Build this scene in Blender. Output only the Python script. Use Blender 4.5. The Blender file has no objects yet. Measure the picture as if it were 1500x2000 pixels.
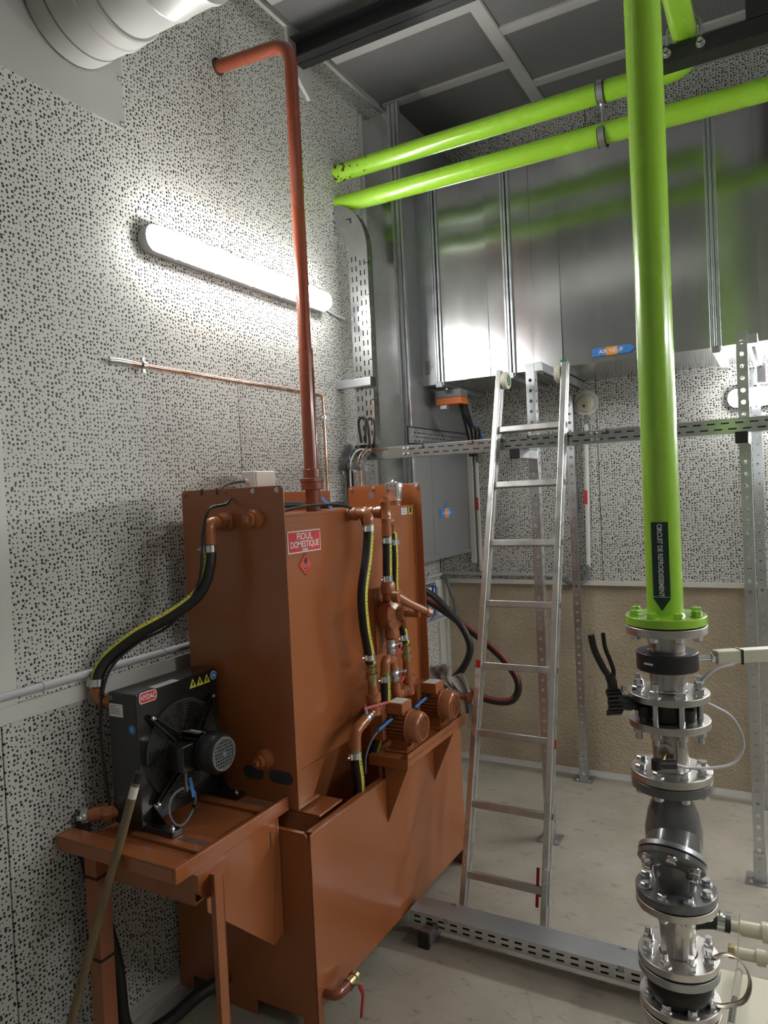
import bpy, math, random
from mathutils import Vector, Matrix
random.seed(4)
S = bpy.context.scene
COL = S.collection
PI = math.pi

# ------------------------------------------------------------------ camera
CAM = Vector((1.97, 0.0, 1.72))
YAW, PITCH, ROLL, FPX = math.radians(29.148), math.radians(-1.309), math.radians(-2.692), 1410.0
cf = Vector((-math.sin(YAW)*math.cos(PITCH), math.cos(YAW)*math.cos(PITCH), math.sin(PITCH)))
cr0 = Vector((math.cos(YAW), math.sin(YAW), 0)); cu0 = cr0.cross(cf)
cr = cr0*math.cos(ROLL) + cu0*math.sin(ROLL); cu = cu0*math.cos(ROLL) - cr0*math.sin(ROLL)
cam = bpy.data.cameras.new('camera'); camo = bpy.data.objects.new('camera', cam); COL.objects.link(camo)
m = Matrix((cr, cu, -cf)).transposed().to_4x4(); m.translation = CAM
camo.matrix_world = m
cam.sensor_fit = 'VERTICAL'; cam.sensor_height = 24.0; cam.lens = 24.0*FPX/2000.0
cam.clip_start = 0.02
S.camera = camo
# ------------------------------------------------------------------ world, exposure
W = bpy.data.worlds.new('world'); S.world = W; W.use_nodes = True
W.node_tree.nodes['Background'].inputs[0].default_value = (0.8, 0.85, 0.9, 1)
W.node_tree.nodes['Background'].inputs[1].default_value = 0.05
S.view_settings.view_transform = 'Standard'; S.view_settings.look = 'None'
S.view_settings.gamma = 1.0; S.view_settings.use_curve_mapping = False
S.view_settings.exposure = 1.33
LAMP = 27.0      # emission of every tube lamp, the added fill lamps too

# ------------------------------------------------------------------ geometry collector
def V(*a): return Vector(a)
def frame(d):
    d = d.normalized(); a = Vector((0, 0, 1)) if abs(d.z) < 0.9 else Vector((1, 0, 0))
    u = a.cross(d).normalized(); return u, d.cross(u)
def arc_path(pts, r, n=7):
    pts = [Vector(p) for p in pts]; out = [pts[0]]
    for i in range(1, len(pts)-1):
        a, b, c = pts[i-1], pts[i], pts[i+1]
        d1, d2 = (a-b), (c-b); l = min(r, d1.length*.49, d2.length*.49)
        p, q = b+d1.normalized()*l, b+d2.normalized()*l
        for k in range(n+1):
            t = k/n; out.append(p.lerp(b, t).lerp(b.lerp(q, t), t))
    out.append(pts[-1]); return out
def cr_path(pts, n=8):
    pts = [Vector(p) for p in pts]; P = [pts[0]*2-pts[1]]+pts+[pts[-1]*2-pts[-2]]; out = []
    for i in range(1, len(P)-2):
        a, b, c, d = P[i-1:i+3]
        for k in range(n):
            t = k/n
            out.append(.5*((2*b)+(c-a)*t+(2*a-5*b+4*c-d)*t*t+(3*b-a-3*c+d)*t**3))
    out.append(pts[-1]); return out
class G:
    def __init__(s): s.v = []; s.f = []
    def add(s, vs, fs):
        o = len(s.v); s.v += [Vector(x) for x in vs]; s.f += [[i+o for i in f] for f in fs]; return s
    def obox(s, c, u, v, w):
        c = Vector(c); vs = [c+a*u+b*v+d*w for a in (-1, 1) for b in (-1, 1) for d in (-1, 1)]
        fs = [[0, 1, 3, 2], [4, 6, 7, 5], [0, 4, 5, 1], [2, 3, 7, 6], [0, 2, 6, 4], [1, 5, 7, 3]]
        if u.cross(v).dot(w) < 0: fs = [f[::-1] for f in fs]
        return s.add(vs, fs)
    def box(s, x0, x1, y0, y1, z0, z1):
        return s.obox(((x0+x1)/2, (y0+y1)/2, (z0+z1)/2), V((x1-x0)/2, 0, 0), V(0, (y1-y0)/2, 0), V(0, 0, (z1-z0)/2))
    def bar(s, p0, p1, w, h, up=(0, 0, 1)):
        p0, p1 = Vector(p0), Vector(p1); d = (p1-p0); u = d.cross(Vector(up)).normalized(); v = u.cross(d).normalized()
        return s.obox((p0+p1)/2, d/2, u*w/2, v*h/2)
    def lathe(s, p, d, prof, n=24):
        p, d = Vector(p), Vector(d).normalized(); u, w = frame(d); vs = []; fs = []; rows = []
        for t, r in prof:
            if r <= 1e-6: rows.append([len(vs)]); vs.append(p+d*t)
            else:
                rows.append(list(range(len(vs), len(vs)+n)))
                vs += [p+d*t+(u*math.cos(2*PI*k/n)+w*math.sin(2*PI*k/n))*r for k in range(n)]
        for a, b in zip(rows, rows[1:]):
            for k in range(n):
                k2 = (k+1) % n
                if len(a) == 1 and len(b) == 1: continue
                if len(a) == 1: fs.append([a[0], b[k2], b[k]])
                elif len(b) == 1: fs.append([a[k], a[k2], b[0]])
                else: fs.append([a[k], a[k2], b[k2], b[k]])
        return s.add(vs, fs)
    def cyl(s, p0, p1, r, r1=None, n=20):
        p0, p1 = Vector(p0), Vector(p1); L = (p1-p0).length
        return s.lathe(p0, p1-p0, [(0, 0), (0, r), (L, r if r1 is None else r1), (L, 0)], n)
    def ring(s, p, d, ri, ro, t, n=32):
        return s.lathe(p, d, [(0, ri), (0, ro), (t, ro), (t, ri), (0, ri)], n)
    def tube(s, pts, r, n=12, cap=True):
        pts = [Vector(p) for p in pts]; N = len(pts); vs = []; fs = []
        t = [(pts[min(i+1, N-1)]-pts[max(i-1, 0)]).normalized() for i in range(N)]
        u, _ = frame(t[0])
        for i in range(N):
            u = (u-t[i]*u.dot(t[i])).normalized(); w = t[i].cross(u)
            rr = r[i] if isinstance(r, (list, tuple)) else r
            vs += [pts[i]+(u*math.cos(2*PI*k/n)+w*math.sin(2*PI*k/n))*rr for k in range(n)]
        for i in range(N-1):
            for k in range(n):
                k2 = (k+1) % n; fs.append([i*n+k, i*n+k2, (i+1)*n+k2, (i+1)*n+k])
        if cap: fs.append(list(range(n))[::-1]); fs.append([(N-1)*n+k for k in range(n)])
        return s.add(vs, fs)
    def torus(s, c, d, R, r, n=36, k=8):
        c, d = Vector(c), Vector(d).normalized(); u, w = frame(d)
        vs = []; fs = []
        for i in range(n):
            a = 2*PI*i/n; e = u*math.cos(a)+w*math.sin(a)
            for j in range(k):
                b = 2*PI*j/k; vs.append(c+e*(R+r*math.cos(b))+d*r*math.sin(b))
        for i in range(n):
            for j in range(k):
                fs.append([i*k+j, ((i+1) % n)*k+j, ((i+1) % n)*k+(j+1) % k, i*k+(j+1) % k])
        return s.add(vs, fs)
    def prism(s, poly, ext):
        poly = [Vector(p) for p in poly]; e = Vector(ext); n = len(poly)
        nrm = (poly[1]-poly[0]).cross(poly[2]-poly[0])
        if nrm.dot(e) > 0: poly = poly[::-1]
        return s.add(poly+[p+e for p in poly], [list(range(n)), [n+k for k in range(n)][::-1]]+[[(k+1) % n, k, n+k, n+(k+1) % n] for k in range(n)])
    def slots(s, o, u, v, U, Vv, holes):
        """sheet in the plane o + a*u + b*v (0..U, 0..Vv) with rectangular openings (a0,a1,b0,b1)"""
        o, u, v = Vector(o), Vector(u), Vector(v)
        us = sorted({0, U} | {h[0] for h in holes} | {h[1] for h in holes}); vv = sorted({0, Vv} | {h[2] for h in holes} | {h[3] for h in holes})
        us = [a for i, a in enumerate(us) if i == 0 or a-us[i-1] > 1e-6]; vv = [a for i, a in enumerate(vv) if i == 0 or a-vv[i-1] > 1e-6]
        o0 = len(s.v); n = len(vv); s.v += [o+u*a+v*b for a in us for b in vv]
        hs = {(round(h[0], 5), round(h[2], 5)): h for h in holes}
        by = {}
        for h in holes: by.setdefault(round(h[0], 5), []).append(h)
        keys = sorted(by)
        import bisect
        for i in range(len(us)-1):
            ca = (us[i]+us[i+1])/2
            j0 = bisect.bisect_right(keys, ca)
            cand = [h for kk in keys[max(0, j0-6):j0] for h in by[kk] if h[0] < ca < h[1]]
            for j in range(n-1):
                cb = (vv[j]+vv[j+1])/2
                if any(h[2] < cb < h[3] for h in cand): continue
                s.f.append([o0+i*n+j, o0+(i+1)*n+j, o0+(i+1)*n+j+1, o0+i*n+j+1])
        return s
    def holed(s, o, u, v, L, Wd, pitch, r, start=.03):
        """strip (L along u, Wd along v) with a row of round holes"""
        o, u, v = Vector(o), Vector(u), Vector(v); a = 0; c = Wd/2; k = 12
        pos = []; x = start
        while x < L-pitch*.6: pos.append(x); x += pitch
        q = pitch/2
        def quad(a0, a1):
            if a1-a0 > 1e-5: s.add([o+u*a0, o+u*a1, o+u*a1+v*Wd, o+u*a0+v*Wd], [[0, 1, 2, 3]])
        cur = 0
        for x in pos:
            quad(cur, x-q); cur = x+q
            outer = []; inner = []
            for i in range(k):
                t = 2*PI*i/k+PI/k; dx, dy = math.cos(t), math.sin(t); sc = min(q/abs(dx) if abs(dx) > 1e-6 else 9, c/abs(dy) if abs(dy) > 1e-6 else 9)
                outer.append((dx*sc, dy*sc)); inner.append((dx*r, dy*r))
            vs = [o+u*(x+p[0])+v*(c+p[1]) for p in outer+inner]
            s.add(vs, [[i, (i+1) % k, k+(i+1) % k, k+i] for i in range(k)])
            for sx in (-1, 1):
                for sy in (-1, 1):
                    ps = [p for p in outer if p[0]*sx > 0 and p[1]*sy > 0]
                    e1 = [p for p in ps if abs(abs(p[0])-q) < 1e-6]; e2 = [p for p in ps if abs(abs(p[1])-c) < 1e-6]
                    if e1 and e2:
                        p1 = max(e1, key=lambda p: abs(p[1])); p2 = max(e2, key=lambda p: abs(p[0]))
                        cn = (sx*q, sy*c)
                        s.add([o+u*(x+p[0])+v*(c+p[1]) for p in (p1, cn, p2)], [[0, 1, 2]])
        quad(cur, L); return s

def mesh_of(g, name, off=Vector((0, 0, 0)), ang=38):
    me = bpy.data.meshes.new(name)
    me.from_pydata([tuple(v-off) for v in g.v], [], g.f); me.validate(); me.update()
    me.shade_smooth(); me.set_sharp_from_angle(angle=math.radians(ang))
    return me
ROOT = {}
def tag(o, label, cat, group=None):
    o['label'] = label; o['category'] = cat
    if group: o['group'] = group
    return o
def mods(o, bevel, solid):
    if solid:
        md = o.modifiers.new('thickness', 'SOLIDIFY'); md.thickness = solid; md.offset = 0
    if bevel:
        md = o.modifiers.new('bevel', 'BEVEL'); md.width = bevel; md.segments = 2; md.limit_method = 'ANGLE'; md.angle_limit = .7; md.harden_normals = True
def thing(name, label, cat, loc, group=None):
    o = bpy.data.objects.new(name, None); COL.objects.link(o); o.location = loc; o.empty_display_size = .05
    ROOT[o.name] = Vector(loc); return tag(o, label, cat, group)
def part(name, g, mat, parent, bevel=0, solid=0, label=None, kind=None, ang=38):
    off = ROOT[parent.name]
    o = bpy.data.objects.new(name, mesh_of(g, name, off, ang)); COL.objects.link(o); o.parent = parent
    if solid and ang < 60: o.data.shade_flat()
    ROOT[o.name] = off; o.data.materials.append(mat); mods(o, bevel, solid)
    if label: o['label'] = label
    if kind: o['kind'] = kind
    return o
def single(name, g, mat, label=None, cat=None, group=None, bevel=0, solid=0, kind=None, ang=38):
    lo = Vector([min(v[i] for v in g.v) for i in range(3)]); hi = Vector([max(v[i] for v in g.v) for i in range(3)])
    loc = Vector(((lo.x+hi.x)/2, (lo.y+hi.y)/2, lo.z))
    o = bpy.data.objects.new(name, mesh_of(g, name, loc, ang)); COL.objects.link(o); o.location = loc
    ROOT[o.name] = loc; o.data.materials.append(mat); mods(o, bevel, solid)
    if label: tag(o, label, cat, group)
    if kind: o['kind'] = kind
    return o
def inst(name, me, parent, loc, rot=None):
    o = bpy.data.objects.new(name, me); COL.objects.link(o); o.parent = parent
    o.location = Vector(loc)-ROOT[parent.name]
    if rot is not None: o.rotation_euler = rot.to_euler()
    ROOT[o.name] = Vector(loc); return o
def text_g(s, size, o, u, v, align='CENTER', bold=0.0, depth=.0006, wrap=None):
    """flat lettering as mesh faces placed at o along u (reading) and v (up)"""
    c = bpy.data.curves.new('t', 'FONT'); c.body = s; c.size = size; c.align_x = align; c.align_y = 'CENTER'; c.offset = bold; c.resolution_u = 3
    ob = bpy.data.objects.new('t', c); COL.objects.link(ob)
    dg = bpy.context.evaluated_depsgraph_get(); me = bpy.data.meshes.new_from_object(ob.evaluated_get(dg))
    g = G(); o, u, v = Vector(o), Vector(u), Vector(v)
    for p in me.vertices: g.v.append(wrap(p.co.x, p.co.y) if wrap else o+u*p.co.x+v*p.co.y)
    g.f = [list(p.vertices) for p in me.polygons]
    bpy.data.objects.remove(ob); bpy.data.curves.remove(c); bpy.data.meshes.remove(me); return g

# ------------------------------------------------------------------ materials
def nodes(name):
    M = bpy.data.materials.new(name); M.use_nodes = True; nt = M.node_tree; return M, nt, nt.nodes['Principled BSDF']
def mk(nt, t, **kw):
    n = nt.nodes.new(t)
    for k, v in kw.items():
        if k.startswith('i_'): n.inputs[int(k[2:]) if k[2:].isdigit() else k[2:]].default_value = v
        else: setattr(n, k, v)
    return n
def mat(name, col, rough=.5, metal=0.0, var=.12, scale=6.0, det=2.0, bump=0.0, bscale=60.0, rvar=.12, coat=0.0, spec=.5, trans=0.0, stretch=None):
    M, nt, b = nodes(name); L = nt.links
    tc = mk(nt, 'ShaderNodeTexCoord'); src = tc.outputs['Object']
    if stretch:
        mp = mk(nt, 'ShaderNodeMapping'); mp.inputs['Scale'].default_value = stretch; L.new(src, mp.inputs[0]); src = mp.outputs[0]
    n = mk(nt, 'ShaderNodeTexNoise'); n.inputs['Scale'].default_value = scale; n.inputs['Detail'].default_value = det; L.new(src, n.inputs['Vector'])
    rp = mk(nt, 'ShaderNodeValToRGB'); e = rp.color_ramp.elements
    e[0].position = .2; e[1].position = .8
    e[0].color = [max(0, c*(1-var)) for c in col]+[1]; e[1].color = [min(1, c*(1+var)) for c in col]+[1]
    L.new(n.outputs['Fac'], rp.inputs[0]); L.new(rp.outputs[0], b.inputs['Base Color'])
    mr = mk(nt, 'ShaderNodeMapRange'); mr.inputs['To Min'].default_value = max(.02, rough-rvar); mr.inputs['To Max'].default_value = min(1, rough+rvar)
    L.new(n.outputs['Fac'], mr.inputs['Value']); L.new(mr.outputs[0], b.inputs['Roughness'])
    b.inputs['Metallic'].default_value = metal; b.inputs['Coat Weight'].default_value = coat; b.inputs['Coat Roughness'].default_value = .12
    b.inputs['Specular IOR Level'].default_value = spec; b.inputs['Transmission Weight'].default_value = trans
    if bump:
        n2 = mk(nt, 'ShaderNodeTexNoise'); n2.inputs['Scale'].default_value = bscale; n2.inputs['Detail'].default_value = 4; L.new(src, n2.inputs['Vector'])
        bp = mk(nt, 'ShaderNodeBump'); bp.inputs['Strength'].default_value = bump; bp.inputs['Distance'].default_value = .01
        L.new(n2.outputs['Fac'], bp.inputs['Height']); L.new(bp.outputs[0], b.inputs['Normal'])
    return M
def perforated(name, a, b_, scale, col, rmin, rmax, rnd=.8, rough=.5, hole=(.012, .012, .012)):
    """painted sheet with punched holes; a, b_ are the two in-plane axes"""
    M, nt, bs = nodes(name); L = nt.links
    ge = mk(nt, 'ShaderNodeNewGeometry'); sp = mk(nt, 'ShaderNodeSeparateXYZ'); cb = mk(nt, 'ShaderNodeCombineXYZ')
    L.new(ge.outputs['Position'], sp.inputs[0]); L.new(sp.outputs[a], cb.inputs[0]); L.new(sp.outputs[b_], cb.inputs[1])
    vo = mk(nt, 'ShaderNodeTexVoronoi', voronoi_dimensions='2D', feature='F1'); vo.inputs['Scale'].default_value = scale; vo.inputs['Randomness'].default_value = rnd
    L.new(cb.outputs[0], vo.inputs['Vector'])
    mr = mk(nt, 'ShaderNodeMapRange'); mr.inputs['To Min'].default_value = rmin; mr.inputs['To Max'].default_value = rmax
    sc = mk(nt, 'ShaderNodeSeparateColor'); L.new(vo.outputs['Color'], sc.inputs[0]); L.new(sc.outputs[0], mr.inputs['Value'])
    lt = mk(nt, 'ShaderNodeMath', operation='LESS_THAN'); L.new(vo.outputs['Distance'], lt.inputs[0]); L.new(mr.outputs[0], lt.inputs[1])
    no = mk(nt, 'ShaderNodeTexNoise'); no.inputs['Scale'].default_value = 1.5; no.inputs['Detail'].default_value = 4; L.new(ge.outputs['Position'], no.inputs['Vector'])
    c0 = mk(nt, 'ShaderNodeMix', data_type='RGBA'); c0.inputs[6].default_value = [c*.93 for c in col]+[1]; c0.inputs[7].default_value = list(col)+[1]; L.new(no.outputs['Fac'], c0.inputs[0])
    mx = mk(nt, 'ShaderNodeMix', data_type='RGBA'); L.new(lt.outputs[0], mx.inputs[0]); L.new(c0.outputs[2], mx.inputs[6]); mx.inputs[7].default_value = list(hole)+[1]
    L.new(mx.outputs[2], bs.inputs['Base Color']); bs.inputs['Roughness'].default_value = rough
    return M
M = {}
M['perf_yz'] = perforated('perforated_panel_side', 1, 2, 72, (.60, .60, .565), .15, .33, rnd=.66)
M['perf_xz'] = perforated('perforated_panel_back', 0, 2, 72, (.60, .60, .565), .15, .33, rnd=.66)
M['perf_ceil'] = perforated('perforated_ceiling_metal', 0, 1, 105, (.30, .30, .30), .36, .36, rnd=0.0, rough=.45, hole=(.05, .05, .05))
M['trim'] = mat('cream_white_trim', (.62, .62, .58), .45, var=.05)
M['plate'] = mat('grey_white_sheet', (.46, .46, .44), .38, var=.04, scale=2)
M['core'] = mat('dark_wall_core', (.05, .05, .05), .9)
M['ceil_bar'] = mat('ceiling_bar_paint', (.47, .47, .45), .5, var=.05)
M['galv'] = mat('galvanised_sheet', (.56, .575, .59), .185, 1.0, var=.06, scale=16, rvar=.025, bump=.003, bscale=140, stretch=(1, 1, .25))
M['galv_dull'] = mat('galvanised_sheet_dull', (.36, .37, .385), .42, .75, var=.05, scale=8, rvar=.03, stretch=(1, 1, .3))
M['zinc'] = mat('zinc_plated_steel', (.62, .65, .68), .34, 1.0, var=.1, scale=14)
M['zincdk'] = mat('zinc_steel_aged', (.40, .41, .42), .45, .9, var=.15, scale=14)
M['alu'] = mat('brushed_aluminium', (.72, .72, .71), .30, 1.0, var=.08, scale=10, stretch=(1, 1, 1))
M['rung'] = mat('ribbed_aluminium', (.55, .54, .53), .38, 1.0, var=.14, scale=20)
M['steel'] = mat('machined_stainless_steel', (.50, .475, .45), .30, 1.0, var=.14, scale=12, rvar=.08)
M['flange'] = mat('turned_flange_steel', (.56, .54, .52), .36, 1.0, var=.12, scale=16)
M['chrome'] = mat('bright_zinc_bolt', (.72, .74, .76), .22, 1.0, var=.08)
M['chromey'] = mat('yellow_passivated_bolt', (.62, .56, .38), .28, 1.0, var=.12)
M['orange'] = mat('rust_orange_paint', (.355, .116, .042), .25, var=.04, scale=2, coat=.35, rvar=.04, bump=.012, bscale=220)
M['redox'] = mat('red_oxide_paint', (.235, .052, .024), .26, var=.05, scale=4, coat=.5)
M['green'] = mat('lime_green_gloss_paint', (.30, .58, .035), .26, var=.05, scale=5, coat=.6, bump=.03, bscale=90)
def rusty():
    Mt = M['green'].copy(); Mt.name = 'lime_green_paint_with_rust_spots'; nt = Mt.node_tree; L = nt.links; b = nt.nodes['Principled BSDF']
    src = b.inputs['Base Color'].links[0].from_socket; ge = mk(nt, 'ShaderNodeNewGeometry'); sp = mk(nt, 'ShaderNodeSeparateXYZ'); L.new(ge.outputs['Position'], sp.inputs[0])
    mr = mk(nt, 'ShaderNodeMapRange'); mr.inputs['From Min'].default_value = .02; mr.inputs['From Max'].default_value = .40; mr.inputs['To Min'].default_value = .54; mr.inputs['To Max'].default_value = .80; L.new(sp.outputs[0], mr.inputs['Value'])
    n = mk(nt, 'ShaderNodeTexNoise'); n.inputs['Scale'].default_value = 38; n.inputs['Detail'].default_value = 5; L.new(ge.outputs['Position'], n.inputs['Vector'])
    gt = mk(nt, 'ShaderNodeMath', operation='GREATER_THAN'); L.new(n.outputs['Fac'], gt.inputs[0]); L.new(mr.outputs[0], gt.inputs[1])
    mx = mk(nt, 'ShaderNodeMix', data_type='RGBA'); L.new(gt.outputs[0], mx.inputs[0]); L.new(src, mx.inputs[6]); mx.inputs[7].default_value = (.06, .03, .012, 1); L.new(mx.outputs[2], b.inputs['Base Color'])
    return Mt
M['green_rust'] = rusty()
M['black'] = mat('black_gloss_paint', (.012, .012, .012), .24, var=.2, coat=.3, bump=.03, bscale=120)
M['guard'] = mat('shiny_black_wire', (.02, .02, .02), .14, var=.1, coat=1.0, spec=.9)
M['blackm'] = mat('black_satin_metal', (.016, .016, .017), .40, var=.2)
M['rubber'] = mat('black_rubber', (.014, .014, .014), .5, var=.25, bump=.05, bscale=300)
M['redrub'] = mat('dark_red_rubber', (.22, .035, .03), .42, var=.2)
M['yellow'] = mat('yellow_print', (.62, .58, .06), .5, var=.08, scale=40)
M['beam'] = mat('black_steel_beam', (.014, .014, .015), .45, var=.3)
M['greyp'] = mat('grey_cast_paint', (.105, .105, .112), .26, var=.05, scale=5, coat=.6, rvar=.04)
M['pvc'] = mat('light_grey_pvc', (.46, .46, .48), .4, var=.05)
M['pvcdk'] = mat('dark_grey_pvc', (.16, .17, .18), .45, var=.08)
M['white'] = mat('white_plastic', (.68, .68, .65), .4, var=.04)
M['cream'] = mat('cream_machine_paint', (.60, .58, .46), .4, var=.05, coat=.2)
M['copper'] = mat('copper_tube', (.62, .40, .31), .26, 1.0, var=.12, scale=20)
M['brass'] = mat('aged_brass', (.42, .34, .17), .35, 1.0, var=.25, scale=30)
M['wood'] = mat('worn_wood_handle', (.20, .14, .075), .55, var=.3, scale=25, stretch=(1, 1, .15))
M['rag'] = mat('grey_cotton_rag', (.33, .30, .28), .9, var=.25, scale=30, bump=.2, bscale=120)
M['blue'] = mat('blue_label', (.045, .22, .62), .45, var=.05)
M['bluedk'] = mat('blue_relay', (.02, .06, .35), .45, var=.05)
M['orangel'] = mat('orange_label', (.80, .30, .03), .45, var=.05)
M['redl'] = mat('red_label', (.60, .03, .04), .4, var=.04)
M['redh'] = mat('red_lever_grip', (.40, .012, .012), .38, var=.08)
M['salmon'] = mat('red_hazard_label', (.62, .08, .06), .4, var=.04)
M['ink'] = mat('black_ink', (.01, .01, .01), .5)
M['paper'] = mat('white_label_paper', (.75, .75, .73), .5, var=.03)
M['greytext'] = mat('grey_print', (.28, .28, .29), .5, var=.2, scale=120)
M['dkgreen'] = mat('dark_green_label', (.006, .035, .026), .35, var=.05)
M['wgreen'] = mat('green_wheel_hub', (.02, .23, .07), .4, var=.1)
M['wcream'] = mat('cream_tyre', (.62, .59, .47), .5, var=.05)
M['actor'] = mat('actuator_orange', (.72, .17, .025), .45, var=.05)
M['actgrey'] = mat('actuator_grey', (.22, .23, .22), .5, var=.05)
M['braid'] = mat('tinned_copper_braid', (.46, .41, .36), .38, 1.0, var=.3, scale=200)
M['plaster'] = mat('patch_plaster', (.50, .50, .48), .8, var=.06)
# rough sprayed wall
def plaster_mat():
    Mt, nt, b = nodes('rough_beige_render'); L = nt.links; ge = mk(nt, 'ShaderNodeNewGeometry')
    n = mk(nt, 'ShaderNodeTexNoise'); n.inputs['Scale'].default_value = 3; n.inputs['Detail'].default_value = 8; L.new(ge.outputs['Position'], n.inputs['Vector'])
    rp = mk(nt, 'ShaderNodeValToRGB'); e = rp.color_ramp.elements; e[0].position = .3; e[1].position = .72; e[0].color = (.40, .335, .24, 1); e[1].color = (.58, .50, .375, 1)
    L.new(n.outputs['Fac'], rp.inputs[0]); L.new(rp.outputs[0], b.inputs['Base Color']); b.inputs['Roughness'].default_value = .95
    n2 = mk(nt, 'ShaderNodeTexNoise'); n2.inputs['Scale'].default_value = 70; n2.inputs['Detail'].default_value = 6; L.new(ge.outputs['Position'], n2.inputs['Vector'])
    bp = mk(nt, 'ShaderNodeBump'); bp.inputs['Strength'].default_value = .9; bp.inputs['Distance'].default_value = .012; L.new(n2.outputs['Fac'], bp.inputs['Height']); L.new(bp.outputs[0], b.inputs['Normal'])
    return Mt
M['render'] = plaster_mat()
def floor_mat():
    Mt, nt, b = nodes('scuffed_concrete_floor'); L = nt.links; ge = mk(nt, 'ShaderNodeNewGeometry'); P = ge.outputs['Position']
    n = mk(nt, 'ShaderNodeTexNoise'); n.inputs['Scale'].default_value = 2.2; n.inputs['Detail'].default_value = 9; n.inputs['Roughness'].default_value = .62; L.new(P, n.inputs['Vector'])
    rp = mk(nt, 'ShaderNodeValToRGB'); e = rp.color_ramp.elements; e[0].position = .32; e[1].position = .7; e[0].color = (.30, .275, .225, 1); e[1].color = (.43, .40, .34, 1)
    L.new(n.outputs['Fac'], rp.inputs[0])
    mp = mk(nt, 'ShaderNodeMapping'); mp.inputs['Scale'].default_value = (5, 11, 1); mp.inputs['Rotation'].default_value = (0, 0, .5); L.new(P, mp.inputs[0])
    n2 = mk(nt, 'ShaderNodeTexNoise'); n2.inputs['Scale'].default_value = 2.0; n2.inputs['Detail'].default_value = 10; n2.inputs['Roughness'].default_value = .75; L.new(mp.outputs[0], n2.inputs['Vector'])
    r2 = mk(nt, 'ShaderNodeValToRGB'); e = r2.color_ramp.elements; e[0].position = .35; e[0].color = (.45, .44, .42, 1); e[1].position = .44; e[1].color = (1, 1, 1, 1); L.new(n2.outputs['Fac'], r2.inputs[0])
    mx = mk(nt, 'ShaderNodeMix', data_type='RGBA', blend_type='MULTIPLY'); mx.inputs[0].default_value = .75; L.new(rp.outputs[0], mx.inputs[6]); L.new(r2.outputs[0], mx.inputs[7])
    wv = mk(nt, 'ShaderNodeTexVoronoi', voronoi_dimensions='2D', feature='DISTANCE_TO_EDGE'); wv.inputs['Scale'].default_value = 1.1
    n3 = mk(nt, 'ShaderNodeTexNoise'); n3.inputs['Scale'].default_value = 3; n3.inputs['Detail'].default_value = 6; L.new(P, n3.inputs['Vector'])
    av = mk(nt, 'ShaderNodeMix', data_type='VECTOR'); av.inputs[0].default_value = .22; L.new(P, av.inputs[4]); L.new(n3.outputs['Color'], av.inputs[5]); L.new(av.outputs[1], wv.inputs['Vector'])
    lt = mk(nt, 'ShaderNodeMath', operation='LESS_THAN'); lt.inputs[1].default_value = .003; L.new(wv.outputs['Distance'], lt.inputs[0])
    m2 = mk(nt, 'ShaderNodeMix', data_type='RGBA', blend_type='MULTIPLY'); L.new(mx.outputs[2], m2.inputs[6]); m2.inputs[7].default_value = (.62, .60, .56, 1)
    ml = mk(nt, 'ShaderNodeMath', operation='MULTIPLY'); ml.inputs[1].default_value = .3; L.new(lt.outputs[0], ml.inputs[0]); L.new(ml.outputs[0], m2.inputs[0])
    L.new(m2.outputs[2], b.inputs['Base Color'])
    mr = mk(nt, 'ShaderNodeMapRange'); mr.inputs['To Min'].default_value = .38; mr.inputs['To Max'].default_value = .7; L.new(n2.outputs['Fac'], mr.inputs['Value']); L.new(mr.outputs[0], b.inputs['Roughness'])
    return Mt
M['floor'] = floor_mat()
def emit(name, col, st):
    Mt, nt, b = nodes(name); b.inputs['Base Color'].default_value = (.8, .8, .8, 1); b.inputs['Emission Color'].default_value = (*col, 1); b.inputs['Emission Strength'].default_value = st; return Mt
M['lamp'] = emit('lit_diffuser', (1.0, .985, .96), LAMP)

# shared small meshes -------------------------------------------------------
def hexbolt(r, h, wr, wt, shank, sr, nut=False):
    g = G(); g.lathe((0, 0, 0), (0, 0, 1), [(0, 0), (0, wr), (wt, wr), (wt, 0)], 16)
    g.lathe((0, 0, wt), (0, 0, 1), [(0, 0), (0, r), (h*.86, r), (h, r*.82), (h, 0)], 6)
    if shank: g.cyl((0, 0, wt+h*.9), (0, 0, wt+h+shank), sr, n=10)
    return g
def shared(name, g, mt):
    me = mesh_of(g, name); me.materials.append(mt); return me
BOLT = {}
for k in ('chrome', 'green', 'chromey'):
    BOLT[k] = shared('bolt_'+k, hexbolt(.0125, .012, .015, .003, 0, .008), M[k])
NUT = shared('nut', hexbolt(.0135, .014, .016, .003, .016, .0085), M['chrome'])
SMALLB = shared('small_bolt', hexbolt(.006, .005, .0085, .0015, .004, .0035), M['chrome'])
ORB = shared('screw_head', hexbolt(.006, .004, .008, .0015, 0, .003), M['orange'])
UP = Matrix.Identity(3)
def along(d): return Vector((0, 0, 1)).rotation_difference(Vector(d)).to_matrix()

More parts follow.
